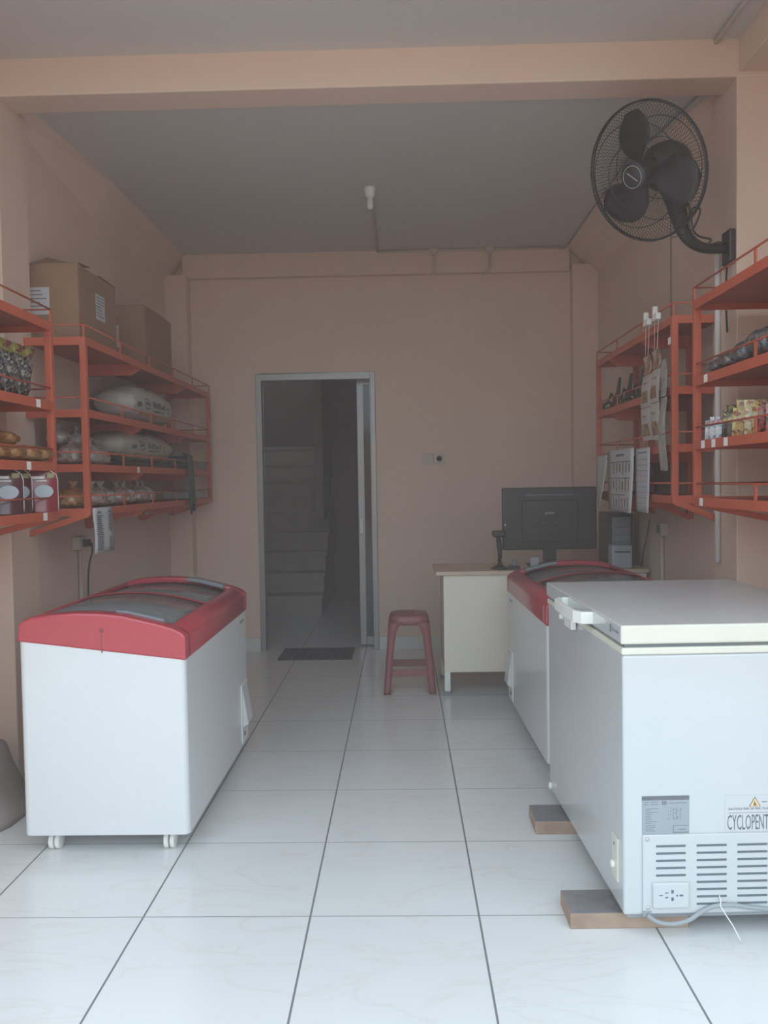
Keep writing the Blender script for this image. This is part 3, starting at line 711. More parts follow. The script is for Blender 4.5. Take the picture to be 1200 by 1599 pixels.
# ------------------------------------------------------------------ stool
ST = empty('plastic_stool', (0.032, 5.07, 0), 0, 'red plastic stool with open sides next to the counter', 'stool')
H_ = 0.475; wt, wb = .118, .158
seat = MB(); n = 28
def sq(r, k, z, e=4.0):
    an = 2 * PI * k / n; c_, s2 = math.cos(an), math.sin(an)
    rr = r / (abs(c_) ** e + abs(s2) ** e) ** (1 / e); return (rr * c_, rr * s2, z)
rows = [(.030, H_ - .006), (.034, H_ - .002), (.085, H_), (.108, H_ - .004), (.117, H_ - .014), (.121, H_ - .035), (.126, H_ - .062), (.120, H_ - .062), (.112, H_ - .02), (.035, H_ - .014), (.030, H_ - .006)]
vs = [sq(r_, k, z) for r_, z in rows for k in range(n)]
fs = [(i * n + k, i * n + (k + 1) % n, (i + 1) * n + (k + 1) % n, (i + 1) * n + k) for i in range(len(rows) - 1) for k in range(n)]
seat.add(vs, fs, 0, True).build('seat', M['stoolred'], ST)
for sx in (-1, 1):
    for sy in (-1, 1):
        g = MB()
        # L-section leg that widens into the seat arch
        for (wx, wy, ox, oy) in ((.048, .006, 0, 1), (.006, .048, 1, 0)):
            secs = []
            for z, wd in ((0, .040), (.02, .042), (.25, .044), (.36, .050), (.40, .062), (.43, .085)):
                R_ = wb + (.126 - wb) * z / (H_ - .06)
                if oy: x0, x1, y0, y1 = R_ - wd, R_, R_ - .006, R_
                else: x0, x1, y0, y1 = R_ - .006, R_, R_ - wd, R_
                secs.append([(sx * a, sy * b_, z) for a, b_ in ((x0, y0), (x1, y0), (x1, y1), (x0, y1))])
            k = len(secs); vs = [p for s__ in secs for p in s__]
            fs = [(i * 4 + j, i * 4 + (j + 1) % 4, (i + 1) * 4 + (j + 1) % 4, (i + 1) * 4 + j) for i in range(k - 1) for j in range(4)] + [(3, 2, 1, 0), ((k - 1) * 4, (k - 1) * 4 + 1, (k - 1) * 4 + 2, (k - 1) * 4 + 3)]
            g.add(vs, fs, 0, True)
        g.build('leg', M['stoolred'], ST, weld=False)
for (ax, sg) in (('x', -1), ('x', 1), ('y', -1), ('y', 1)):
    R_ = wb + (.126 - wb) * .13 / (H_ - .06); g = MB()
    if ax == 'x': g.box(-R_ + .03, R_ - .03, min(sg * (R_ - .004), sg * (R_ - .012)), max(sg * (R_ - .004), sg * (R_ - .012)), .105, .148)
    else: g.box(min(sg * (R_ - .004), sg * (R_ - .012)), max(sg * (R_ - .004), sg * (R_ - .012)), -R_ + .03, R_ - .03, .105, .148)
    g.build('stretcher', M['stoolred'], ST)

# ------------------------------------------------------------------ door mat
mt = MB(); mt.box(-.27, .27, -.20, .20, .003, .006)
for i in range(27):
    x = -.262 + i * .0202; mt.box(x - .006, x + .006, -.195, .195, .006, .013)
for j in range(9):
    y = -.19 + j * .0475; mt.box(-.268, .268, y - .004, y + .004, .0, .009)
o = mt.build('door_mat', M['blackmat']); o.location = (-0.648, 6.095, 0.0)
tag(o, 'black ribbed rubber mat on the floor before the doorway', 'mat')

# ------------------------------------------------------------------ wall fan
FC = Vector((1.005, 3.385, 2.512)); FN = Vector((-.753, -.535, -.376)).normalized()
fa = FN.cross(Vector((0, 0, 1))).normalized(); fb = fa.cross(FN).normalized()
FM = Matrix(((fa.x, fb.x, FN.x, 0), (fa.y, fb.y, FN.y, 0), (fa.z, fb.z, FN.z, 0), (0, 0, 0, 1)))
FAN = empty('wall_fan', FC, 0, 'black caged wall fan mounted on the right pillar', 'fan')
R0 = .266
def cage(sgn, depth, nw):
    c = MB()
    prof = [(.055, depth), (.12, depth * .97), (.20, depth * .80), (.25, depth * .45), (R0 - .002, .006)]
    for i in range(nw):
        an = 2 * PI * i / nw; tw = .10
        pts = []
        for k, (r_, h_) in enumerate(prof):
            a_ = an + tw * (1 - r_ / R0)
            pts.append((r_ * math.cos(a_), r_ * math.sin(a_), sgn * h_))
        c.tube(pts, .00105, 3, caps=False)
    for (r_, h_) in ((.12, depth * .97), (.20, depth * .80)):
        c.tube([(r_ * math.cos(2 * PI * k / 40), r_ * math.sin(2 * PI * k / 40), sgn * h_) for k in range(40)], .0018, 4, closed=True)
    return c.xf(FM)
cage(1, .085, 108).build('front_grille', M['black'], FAN, weld=False)
cage(-1, .095, 108).build('rear_grille', M['black'], FAN, weld=False)
c = MB()
for (r_, h_, tr_) in ((R0, .006, .0042), (R0, -.008, .0036)):
    c.tube([(r_ * math.cos(2 * PI * k / 64), r_ * math.sin(2 * PI * k / 64), h_) for k in range(64)], tr_, 6, closed=True)
c.xf(FM).build('cage_ring', M['black'], FAN)
c = MB().lathe([(.0, .092), (.050, .092), (.056, .088), (.058, .080), (.054, .076)], n=36).xf(FM).build('hub_cap', M['black'], FAN)
c = MB(); c.tube([(.042 * math.cos(2 * PI * k / 32), .042 * math.sin(2 * PI * k / 32), .093) for k in range(32)], .0016, 6, closed=True)
c.bar((-.02, -.022, .0932), (.02, .022, .0932), .004, .001)
c.xf(FM).build('emblem', M['midgrey'], FAN)
MB().lathe([(.0, .048), (.03, .048), (.042, .03), (.044, -.03), (.03, -.04)], n=28).xf(FM).build('blade_hub', M['black'], FAN)
for i in range(3):
    c = MB(); rows = []
    a0 = 2 * PI * i / 3 + 1.36
    for k in range(9):
        u = k / 8; r_ = .035 + .205 * u
        wd = .65 * (1 - u) + .50 * u + .68 * math.sin(PI * min(1, u * 1.05)) ** .8
        if u > .9: wd *= .72
        row = []
        for j in range(9):
            v = j / 8 - .5; a_ = a0 + v * wd + .22 * u
            row.append((r_ * math.cos(a_), r_ * math.sin(a_), v * .055 * (1 - .35 * u) + .004))
        rows.append(row)
    c.sheet(rows).xf(FM).build('blade', M['black'], FAN, solid=.003)
MB().lathe([(.03, -.04), (.070, -.065), (.094, -.10), (.097, -.16), (.080, -.205), (.05, -.225), (.02, -.23)], n=32).xf(FM).build('motor_housing', M['fangrey'], FAN)
W2 = lambda x, y, z: Vector((x, y, z)) - FC
arm = MB().tube(smooth([W2(1.135, 3.475, 2.50), W2(1.16, 3.49, 2.42), W2(1.175, 3.50, 2.36), W2(1.205, 3.515, 2.30), W2(1.25, 3.53, 2.262), W2(1.31, 3.548, 2.248), W2(1.395, 3.566, 2.252)], 4),
                [(lambda q: [.052, .042, .034, .027, .023, .021, .021][q // 4] * (1 - q % 4 / 4) + [.052, .042, .034, .027, .023, .021, .021, .021][q // 4 + 1] * (q % 4 / 4))(q_) for q_ in range(25)], 16).build('arm', M['black'], FAN)
MB().box(*[v for v in (W2(1.392, 0, 0).x, W2(1.420, 0, 0).x, W2(0, 3.525, 0).y, W2(0, 3.612, 0).y, W2(0, 0, 2.185).z, W2(0, 0, 2.325).z)]).build('wall_bracket', M['black'], FAN, 0.006)
MB().tube(smooth([W2(1.17, 3.46, 2.44), W2(1.20, 3.45, 2.39), W2(1.20, 3.46, 2.33), W2(1.215, 3.46, 2.30), W2(1.245, 3.455, 2.37), W2(1.235, 3.46, 2.395), W2(1.215, 3.47, 2.38), W2(1.225, 3.48, 2.31),
           W2(1.26, 3.50, 2.285), W2(1.31, 3.51, 2.275), W2(1.30, 3.52, 2.255), W2(1.35, 3.53, 2.268), W2(1.39, 3.545, 2.268)]), .0042, 8).build('power_cable', M['black'], FAN)
MB().tube([W2(1.12, 3.42, 2.262), W2(1.19, 3.46, 2.285)], .0016, 6).build('pull_switch', M['black'], FAN)
MB().tube([W2(1.402, 3.575, 2.20), W2(1.400, 3.58, 2.10), W2(1.395, 3.57, 2.02), W2(1.405, 3.58, 1.9)], .0042, 8).build('hanging_cable', M['black'], FAN)

# ------------------------------------------------------------------ cardboard boxes on the left shelf
def carton(name, x0, x1, y0, y1, z0, h, lab, flaps, labels):
    cx, cy = (x0 + x1) / 2, (y0 + y1) / 2; a, b_ = (x1 - x0) / 2, (y1 - y0) / 2
    t = empty(name, (cx, cy, z0), 0, lab, 'box')
    mb = MB().box(-a, a, -b_, b_, 0, h)
    mb.build('carton_body', M['card'], t, 0.003)
    for (pts) in flaps:
        MB().add(pts, [tuple(range(len(pts)))]).build('flap', M['cardin'], t, solid=.004)
    for (side, u0, u1, v0, v1) in labels:
        mb = MB()
        if side == 'front':
            mb.box(u0 - cx, u1 - cx, -b_ - .0012, -b_, v0, v1)
            for i in range(6): 
                z = v1 - .014 - i * (v1 - v0 - .02) / 6; mb.box(u0 - cx + .008, u0 - cx + .008 + (u1 - u0 - .016) * (.5 + .5 * random.random()), -b_ - .0016, -b_ - .0011, z - .005, z, 1)
        else:
            mb.box(a, a + .0012, u0 - cy, u1 - cy, v0, v1)
            for i in range(7):
                z = v1 - .012 - i * (v1 - v0 - .02) / 7; mb.box(a + .0011, a + .0016, u0 - cy + .008, u0 - cy + .008 + (u1 - u0 - .016) * (.5 + .5 * random.random()), z - .005, z, 1)
        mb.build('shipping_label', [M['paper'], M['ink']], t)
    return t
carton('cardboard_box', XL + .008, -1.50, 3.86, 4.37, LZ[0], .372, 'large cardboard box nearest the pillar on top of left shelf',
       [[(-.116, -.25, .374), (.116, -.25, .374), (.10, -.06, .40), (-.09, -.10, .44)], [(-.116, .25, .376), (.116, .25, .376), (.116, .02, .378), (-.116, .02, .378)]],
       [('front', -1.735, -1.638, .135, .262), ('side', 4.08, 4.20, .155, .28)])
t = carton('cardboard_box', XL + .03, -1.50, 4.86, 5.42, LZ[0], .385, 'farther cardboard box standing on top of the left shelf',
       [[(-.10, -.27, .388), (.10, -.27, .388), (.10, .0, .392), (-.10, .0, .398)], [(-.10, .27, .388), (.10, .27, .388), (.10, .02, .392), (-.10, .02, .39)]],
       [('front', -1.70, -1.655, .14, .27)])
MB().box(-.106, -.045, -.283, -.279, .325, .383).build('red_tape', M['inkred'], t)

# ------------------------------------------------------------------ bags and packets
def bag_bm(lx, ly, lz, seed, puff=.8, lump=.18):
    """pillow bag lying flat: a lumpy superellipsoid pinched at both ends of its length (y)"""
    mb = MB(); nu, nv = 18, 12; vs = []; fs = []
    for i in range(nu + 1):
        u = -1 + 2 * i / nu
        pin = max(.22, (1 - abs(u) ** 4.5)) ** .55
        for j in range(nv):
            an = 2 * PI * j / nv; c_, s2 = math.cos(an), math.sin(an)
            e = .75
            x = lx / 2 * (abs(c_) ** e) * (1 if c_ >= 0 else -1) * (0.86 + .14 * pin)
            z = lz / 2 * (abs(s2) ** e) * (1 if s2 >= 0 else -1) * pin
            q_ = Vector((x * 22 + seed, u * ly * 11, z * 22))
            dn = noise.noise(q_) * lump
            z2 = z * (1 + dn) + lz / 2
            vs.append((x * (1 + dn * .4), u * ly / 2, max(0.0, z2 if s2 > -.2 else lz / 2 + z)))
    for i in range(nu):
        for j in range(nv):
            fs.append((i * nv + j, i * nv + (j + 1) % nv, (i + 1) * nv + (j + 1) % nv, (i + 1) * nv + j))
    fs.append(tuple(range(nv))); fs.append(tuple(nu * nv + j for j in range(nv)))
    return mb.add(vs, fs, 0, True)

def bag(name, cat, m_, size, loc, rot, lab, group, seed=0, lump=.18, film=False, header=None):
    o = bag_bm(*size, seed, lump=lump).build(name, m_, None, weld=False)
    o.location = loc; o.rotation_euler = rot
    tag(o, lab, cat, group)
    if header:
        h_ = MB(); lx, ly, lz = size
        h_.box(-lx * .42, lx * .42, -ly / 2 - .035, -ly / 2 + .012, lz * .40, lz * .46)
        h_.build('header_seal', header, o)
    if film:
        lx, ly, lz = size
        f = bag_bm(lx * 1.05, ly * 1.08, lz * 1.08, seed + 3, lump=lump * 1.3).build('plastic_film', M['clearbag'], o, weld=False)
    return o

dark_nug = speckle('dark_nuggets_in_bag', [(0.045, 0.045, 0.045), (0.099, 0.099, 0.099), (0.216, 0.225, 0.216), (0.027, 0.027, 0.027), (0.342, 0.342, 0.315)], 95, .25, .5)
ylabel = speckle('yellow_header_print', [(0.341, 0.310, 0.062), (0.260, 0.211, 0.062), (0.186, 0.050, 0.037), (0.310, 0.279, 0.124)], 60, .5)
orange_b = speckle('orange_snack_bag', [(0.310, 0.124, 0.037), (0.372, 0.174, 0.056), (0.260, 0.074, 0.031), (0.384, 0.260, 0.112)], 60, .3, .5)
pink_b = speckle('pinkish_bagged_food', [(0.248, 0.149, 0.118), (0.322, 0.211, 0.174), (0.260, 0.223, 0.205), (0.384, 0.310, 0.279)], 45, .3, .5)
pale_b = speckle('pale_bagged_food', [(0.372, 0.360, 0.336), (0.288, 0.258, 0.234), (0.240, 0.198, 0.180), (0.420, 0.408, 0.384)], 40, .3, .5)
brown_b = speckle('dark_brown_bagged_food', [(0.104, 0.064, 0.056), (0.160, 0.104, 0.088), (0.336, 0.304, 0.288), (0.080, 0.048, 0.040), (0.128, 0.080, 0.064), (0.040, 0.176, 0.256), (0.096, 0.064, 0.056)], 60, .25, .6)
white_print = mat('white_sack_plastic', (.43, .42, .39), .5, var=.08, scale=9)
beige_print = mat('beige_sack_plastic', (.38, .34, .285), .5, var=.10, scale=9)
M['sackblue'] = mat('faded_blue_print', (.11, .12, .15), .6, var=.1)
M['sackochre'] = mat('faded_ochre_print', (.30, .22, .10), .6, var=.1)
M['pouchred'] = mat('dark_red_pouch', (.22, .022, .03), .25, var=.15, scale=10, coat=.5)
M['pouchdark'] = mat('maroon_pouch', (.08, .022, .03), .25, var=.2, scale=10, coat=.5)

# --- left shelf nearest the camera
for i, (y, lab) in enumerate(((2.95, 'bag of dark nuggets under yellow header at left picture edge, second board'), (3.065, 'bag of dark nuggets, second from the post, second board of left shelf'), (3.18, 'bag of dark nuggets next but one to the post of left shelf'), (3.295, 'bag of dark nuggets closest to the post of nearest left shelf'))):
    o = bag('nugget_bag', 'bag', dark_nug, (.115, .17, .075), (-1.50, y, LZ[1] + .004 + .085), (math.radians(78), 0, math.radians(-74)), lab, 'bags of dark nuggets', i * 3.1, .3)
    o.rotation_euler = (math.radians(-80), 0, math.radians(80)); 
    h_ = MB().sheet([[(-.055 + .11 * k / 6, -.125 + .004 * math.sin(k * 2 + i), .03 + .012 * math.sin(k * 1.4 + i)) for k in range(7)], [(-.055 + .11 * k / 6, -.072, .036 + .006 * math.sin(k * 1.9)) for k in range(7)]])
    h_.build('header', ylabel, o, solid=.002)
labs = ['orange snack bag at left picture edge on the third board', 'orange snack bag lying second from left picture edge', 'orange snack bag lying third from left picture edge', 'orange snack bag lying nearest to the orange post', 'orange snack bag on top of the others at left picture edge', 'orange snack bag on top of the pile, toward the post']
for i, (y, x, z) in enumerate(((2.96, -1.52, 0), (3.07, -1.51, 0), (3.18, -1.50, 0), (3.29, -1.50, 0), (3.00, -1.56, .056), (3.13, -1.56, .056))):
    bag('snack_bag', 'bag', orange_b, (.105, .165, .062), (x, y, LZ[2] + .001 + z), (0, 0, PI / 2 + (random.random() - .5) * .3), labs[i], 'orange snack bags', i * 2.3, .25)
def pouch(x, y, z, lab, m_, rz):
    t = empty('stand_up_pouch', (x, y, z), rz, lab, 'pouch', 'dark red stand-up pouches')
    rows = []
    mb = MB()
    for s_ in (1, -1):
        rows = []
        for i in range(9):
            v = i / 8; hz = .172 * v; th = .026 * (1 - v) ** .7 * (1 if v < 1 else 0)
            wd = .066 * (1 - .0 * v) if v < .78 else .066 * (1 - .55 * ((v - .78) / .22) ** 2)
            rows.append([(wd * (2 * j / 8 - 1), s_ * (th * (1 - (2 * j / 8 - 1) ** 2) + .0006), hz) for j in range(9)])
        mb.sheet(rows)
    mb.build('pouch_body', m_, t, weld=False)
    e_ = MB(); wd = lambda v: .066 if v < .78 else .066 * (1 - .55 * ((v - .78) / .22) ** 2)
    ed = [(-wd(i / 8), -.002, .172 * i / 8) for i in range(9)] + [(wd(i / 8), -.002, .172 * i / 8) for i in range(8, -1, -1)]
    e_.tube(ed, .0022, 5).build('sealed_edge', M['steel'], t)
    lb = MB(); lb.prism([(.008 + .036 * math.cos(2 * PI * q_ / 24), .082 + .026 * math.sin(2 * PI * q_ / 24)) for q_ in range(24)], 'y', -.0215, -.0195); lb.build('window_label', M['silver'], t)
    lb = MB(); lb.box(-.04, .012, -.0145, -.0135, .133, .143); lb.box(-.02, .02, -.016, -.015, .122, .127); lb.build('print', M['tag'], t)
    lb = MB(); lb.box(.022, .05, -.013, -.012, .135, .155); lb.build('corner_print', ylabel, t)
    return t
pouch(-1.46, 3.30, LZ[3] + .0, 'dark red stand-up pouch closest to the post, bottom board', M['pouchred'], math.radians(35))
pouch(-1.50, 3.17, LZ[3] + .0, 'maroon stand-up pouch in the middle of three, bottom board', M['pouchdark'], math.radians(55))
pouch(-1.49, 3.06, LZ[3] + .0, 'maroon stand-up pouch at left picture edge, bottom board', M['pouchdark'], math.radians(40))

# --- long left shelf
from mathutils.bvhtree import BVHTree
def sack_bag(m_, size, loc, rot, lab, seed):
    o = bag('printed_sack', 'bag', m_, size, loc, rot, lab, None, seed, .16)
    me = o.data; tree = BVHTree.FromPolygons([v.co for v in me.vertices], [tuple(p.vertices) for p in me.polygons])
    def patch(y0, y1, z0, z1, mi, mb, slant=0.0, oval=False):
        n = 8; rows = []
        for a in range(n + 1):
            row = []
            for b in range(5):
                u = a / n; v = b / 4
                if oval:
                    an = 2 * PI * u; rr = 1 - .22 * v; y = (y0 + y1) / 2 + (y1 - y0) / 2 * math.cos(an) * rr; z = (z0 + z1) / 2 + (z1 - z0) / 2 * math.sin(an) * rr
                else: y = y0 + (y1 - y0) * u; z = z0 + (z1 - z0) * v + slant * u
                h_ = tree.ray_cast(Vector((1, y, z)), Vector((-1, 0, 0)))
                if h_[0] is None: return
                row.append(h_[0] + h_[1].normalized() * (.0015 if h_[1].x > 0 else -.0015))
            rows.append(row)
        mb.sheet(rows, mi)
    pr = MB(); rnd = random.Random(int(seed * 10)); H = size[2]
    patch(-.22, -.10, H * .38, H * .68, 0, pr, oval=True); patch(-.19, -.13, H * .49, H * .57, 0, pr)
    for (ya, yb, za, zb) in ((-.34, -.26, .40, .52), (-.06, -.01, .46, .62), (.0, .04, .46, .60), (.05, .09, .46, .62), (.10, .15, .46, .56), (.16, .19, .46, .62), (-.05, .17, .36, .40), (.22, .29, .50, .56), (.22, .30, .40, .44)):
        patch(ya, yb, H * za, H * zb, 0 if yb < .2 else 1, pr, .004)
    patch(-.30, .30, H * .22, H * .29, 1, pr)
    pr.build('faded_print', [M['sackblue'], M['sackochre']], o, weld=False)
    return o
sack_bag(white_print, (.24, .80, .225), (-1.575, 4.90, LZ[1] + .001), (0, 0, 0), 'white printed plastic bag lying on second board of long left shelf', 1.2)
sack_bag(beige_print, (.24, .98, .180), (-1.575, 4.78, LZ[2] + .026), (0, 0, 0), 'beige printed plastic bag lying on the third board of long left shelf', 5.2)
o = MB().box(-1.70, -1.435, 4.22, 5.42, LZ[2] + .001, LZ[2] + .024).build('black_tray', M['black'], None, 0.004)
tag(o, 'flat black tray under the beige printed bag on left shelf', 'tray')
lab3 = ['pinkish translucent food bag by the post on third board', 'pinkish translucent food bag, second on third board', 'pale knotted plastic bag on the third board, farther one', 'pale knotted plastic bag resting on top of the pinkish bags']
def tied_bag(m_, r_, loc, lab, seed):
    """round knotted bag of food: lumpy body with a gathered neck"""
    mb = MB(); nu, nv = 16, 12; vs = []; fs = []
    prof = [(0.02, 0), (.75, .02), (.98, .22), (1.0, .45), (.86, .72), (.5, .92), (.16, 1.02), (.10, 1.10), (.24, 1.24), (.30, 1.34)]
    for k_, (pr_, ph_) in enumerate(prof):
        for j_ in range(nu):
            an = 2 * PI * j_ / nu; d = 1 + .20 * noise.noise(Vector((math.cos(an) * 1.7 + seed, math.sin(an) * 1.7, ph_ * 2.2)))
            if k_ > 7: d *= 1 + .3 * math.sin(an * 3 + seed)
            vs.append((r_[0] * pr_ * d * math.cos(an), r_[1] * pr_ * d * math.sin(an), r_[2] * ph_ * (1 if k_ < 2 else (.95 + .05 * d))))
    fs = [(i_ * nu + j_, i_ * nu + (j_ + 1) % nu, (i_ + 1) * nu + (j_ + 1) % nu, (i_ + 1) * nu + j_) for i_ in range(len(prof) - 1) for j_ in range(nu)]
    fs.append(tuple(range(nu)))
    o = mb.add(vs, fs, 0, True).build('food_bag', m_, None, weld=False, subsurf=1)
    o.location = loc; o.rotation_euler.z = seed
    return tag(o, lab, 'bag', 'bagged foods on the long left shelf')
for i, (y, x, z, rr, m_) in enumerate(((3.80, -1.53, 0, .078, pink_b), (3.955, -1.51, 0, .072, pale_b), (4.11, -1.53, 0, .070, pink_b), (3.87, -1.62, .095, .060, pale_b), (4.02, -1.60, .090, .058, pale_b))):
    tied_bag(m_, (rr, rr, .095 if i < 3 else .075), (x, y, LZ[2] + .001 + z), ['pinkish food bag nearest the pillar on third board', 'pale food bag between two pinkish ones on third board', 'pinkish food bag beside the black tray on third board',
             'pale knotted bag piled at the post end of third board', 'pale knotted bag piled toward the black tray'][i], i * 4.1)
k = 0
spots = ['beside the near post', 'just past the near post', 'above the price list', 'just past the price list', 'near the first wall bracket', 'halfway along', 'farthest back']
for i in range(7):
    y = 3.80 + i * .172
    m_ = orange_b if i == 0 else (pink_b if i % 2 else pale_b)
    tied_bag(m_, (.074, .080, .092), (-1.53 + .02 * (i % 2), y, LZ[3] + .001), '%s knotted food bag %s on bottom board of long left shelf' % ('orange' if i == 0 else ('pinkish' if i % 2 else 'pale'), spots[i]), 9 + i * 2.7)
t = empty('strap_bundle', (-1.405, 5.42, LZ[2]), 0, 'dark bundle of straps hanging from far end of left shelf', 'strap')
for i in range(6):
    dy = (i - 2.5) * .022
    MB().tube([(-.03, dy * .6, .10), (.006, dy, .085), (.014, dy, .02), (.016, dy * 1.1, -.10), (.014, dy * 1.0 + .02, -.22 - .03 * (i % 3)), (.018, dy + .035, -.30 + .02 * i)], .0075, 6).build('strap', M['greenblack'], t)
MB().box(-.15, -.02, .01, .12, .0015, .09).build('bundle_body', M['greenblack'], t, .02)
o = MB().box(-1.66, -1.44, 5.66, 6.08, LZ[2] + .001, LZ[2] + .055).build('dark_box', M['grey'], None, .003)
tag(o, 'flat dark box at far end of left shelf, third board', 'box')
o = MB().box(-1.66, -1.45, 5.70, 6.06, LZ[3] + .001, LZ[3] + .045).box(-1.449, -1.4485, 5.95, 5.98, LZ[3] + .015, LZ[3] + .03).build('paper_carton', M['paper'], None, .003)
tag(o, 'flat white box at far end of left shelf, bottom board', 'box')

# --- right shelf nearest the camera
k = 0
for i, y in enumerate((2.74, 2.90, 3.05, 3.18, 3.29)):
    bag('dried_food_bag', 'bag', brown_b, ([.13, .13, .12, .11, .09][i], .20, [.10, .105, .085, .07, .055][i]), (1.33, y, RZ[1] + .001), (0, 0, PI / 2 + (random.random() - .5) * .5),
        'clear bag of dark brown food, %s on upper right shelf' % ['at right picture edge', 'second from picture edge', 'in the middle of the row', 'second from the post', 'smallest and nearest the post'][i], 'bags of brown food', 40 + i, .45, True)
pk_mats = {
 'white': speckle('white_blue_packet', [(.62, .66, .70), (.68, .70, .70), (.25, .36, .48), (.62, .64, .66), (.45, .14, .12)], 85, .35, .4),
 'dark': speckle('black_yellow_packet', [(.05, .04, .03), (.07, .05, .04), (.10, .07, .05), (.50, .40, .12)], 85, .35, .4),
 'yellow': speckle('yellow_packet', [(.62, .50, .14), (.60, .52, .22), (.55, .40, .12), (.35, .12, .06), (.62, .56, .34)], 85, .35, .4),
 'red': speckle('red_black_packet', [(.40, .06, .05), (.06, .04, .04), (.45, .10, .07), (.30, .26, .24)], 85, .35, .4)}
def packet(kind, x, y, z, h, wdt, lean, rz, lab):
    mb = MB(); rows = []
    for s_ in (1, -1):
        rows = [[(wdt / 2 * (2 * j / 6 - 1), s_ * (.0075 * (1 - abs(2 * j / 6 - 1) ** 3) * (math.sin(PI * min(max(i / 8, .0), 1))) ** .5 + .0004), h * i / 8) for j in range(7)] for i in range(9)]
        mb.sheet(rows)
    o = mb.build('sachet_packet', pk_mats[kind], None, weld=False)
    o.location = (x, y, z); o.rotation_euler = (lean, 0, rz)
    tag(o, lab, 'packet', 'packets in a row on the right shelf'); return o
seq = [('white', 3.375, .085), ('white', 3.345, .088), ('white', 3.315, .09), ('white', 3.285, .092), ('white', 3.255, .08), ('white', 3.23, .08),
       ('dark', 3.20, .115), ('dark', 3.17, .12), ('dark', 3.14, .09), ('yellow', 3.10, .115), ('yellow', 3.075, .13), ('yellow', 3.05, .13), ('yellow', 3.02, .125), ('yellow', 2.985, .12),
       ('yellow', 2.95, .12), ('yellow', 2.92, .115), ('red', 2.885, .10), ('red', 2.85, .10), ('red', 2.81, .10)]
ords = {'white': ['next to the post', 'second from the post', 'third from the post', 'fourth from the post', 'leaning, fifth from the post', 'last before the black ones'],
        'dark': ['first after the white ones', 'in the middle of the black three', 'last before the yellow ones'],
        'yellow': ['first after the black ones', 'second of the yellow run', 'third of the yellow run', 'fourth of the yellow run', 'fifth of the yellow run', 'sixth of the yellow run', 'last before the red ones'],
        'red': ['first after the yellow ones', 'in the middle of the red three', 'at the picture edge']}
cnt = {}
pk_alt = {'white': [pk_mats['white'], speckle('pale_blue_packet', [(.42, .50, .56), (.60, .62, .62), (.24, .32, .42), (.55, .56, .58)], 85, .4, .2)],
          'dark': [pk_mats['dark'], speckle('brown_gold_packet', [(.10, .07, .05), (.16, .12, .06), (.40, .32, .12), (.06, .05, .04)], 85, .4, .2)],
          'yellow': [pk_mats['yellow'], speckle('pale_yellow_packet', [(.56, .52, .34), (.50, .40, .16), (.40, .20, .10), (.60, .56, .40)], 85, .4, .2), speckle('ochre_packet', [(.46, .34, .10), (.40, .26, .10), (.25, .10, .06), (.52, .44, .22)], 85, .4, .2)],
          'red': [pk_mats['red'], speckle('maroon_packet', [(.20, .05, .05), (.08, .05, .05), (.30, .20, .18)], 85, .4, .2)]}
for (kd, y, hh) in seq:
    c_ = cnt.get(kd, 0); cnt[kd] = c_ + 1
    o = packet(kd, 1.27 + .012 * (c_ % 2), y, RZ[2] + .002, hh * (.92 + .12 * ((c_ * 5) % 3) / 2), .070, [.16, -.12, .05, .22, -.05][c_ % 5], math.radians([-8, 6, -22, 2, -14][c_ % 5]),
           '%s upright packet %s on third right board' % ({'white': 'white and blue', 'dark': 'black and yellow', 'yellow': 'yellow', 'red': 'red and black'}[kd], ords[kd][c_]))
    o.data.materials[0] = pk_alt[kd][c_ % len(pk_alt[kd])]

# --- right shelf behind the pillar: black tools, papers, sachet strips
def tool(y, lab, sc, rz):
    t = empty('black_hook_rack', (1.30, y, RZ[1] + .001), rz, lab, 'rack', 'black racks on the right shelf')
    MB().box(-.05, .05, -.11, .11, 0, .022).build('base_bar', M['black'], t, .004)
    MB().tube([(-.045, -.10, .018), (-.05, 0, .05), (-.045, .10, .03)], .009, 8).build('front_bar', M['black'], t)
    MB().tube([(0, 0, .02), (-.005, -.01, .06), (.0, -.03, .10), (.005, -.05, .18 * sc)], [.022, .018, .012, .008], 10).build('upright', M['black'], t)
    MB().tube([(0, .08, .02), (-.01, .10, .07), (0, .085, .11), (.005, .06, .085), (0, .05, .03)], .006, 8).build('loop', M['black'], t)
tool(5.00, 'black plastic rack with curved upright, farthest on right shelf', 1.05, .1)
tool(4.74, 'black plastic rack, the middle one of three on right shelf', 1.0, 0)
tool(4.50, 'black plastic rack closest to the hanging sachets on right shelf', .95, 0)

def paper(name, y0, y1, z0, z1, lab, curl, prt):
    t = empty(name, (1.199, (y0 + y1) / 2, z0), 0, lab, 'paper', 'papers hung on the right shelf')
    rows = []
    for i in range(9):
        v = i / 8; z = (z1 - z0) * v
        rows.append([(-.002 + curl * (1 - v) ** 2 * (j / 6 - .5) - abs(curl) * .4 * (1 - v), (y1 - y0) * (j / 6 - .5), z) for j in range(7)])
    MB().sheet(rows).build('sheet', M['paper'], t, solid=.0008)
    p_ = MB(); ym = (y0 + y1) / 2
    def dot(y, z, dy, dz, mi):
        v = z / (z1 - z0); x = -.002 + curl * (1 - v) ** 2 * ((y) / (y1 - y0)) - abs(curl) * .4 * (1 - v) - .0022
        p_.box(x - .0004, x + .0004, y - dy / 2, y + dy / 2, z - dz / 2, z + dz / 2, mi)
    prt(dot, y1 - y0, z1 - z0); 
    if p_.v: p_.build('print', [M['ink'], M['inkred']], t)
    return t
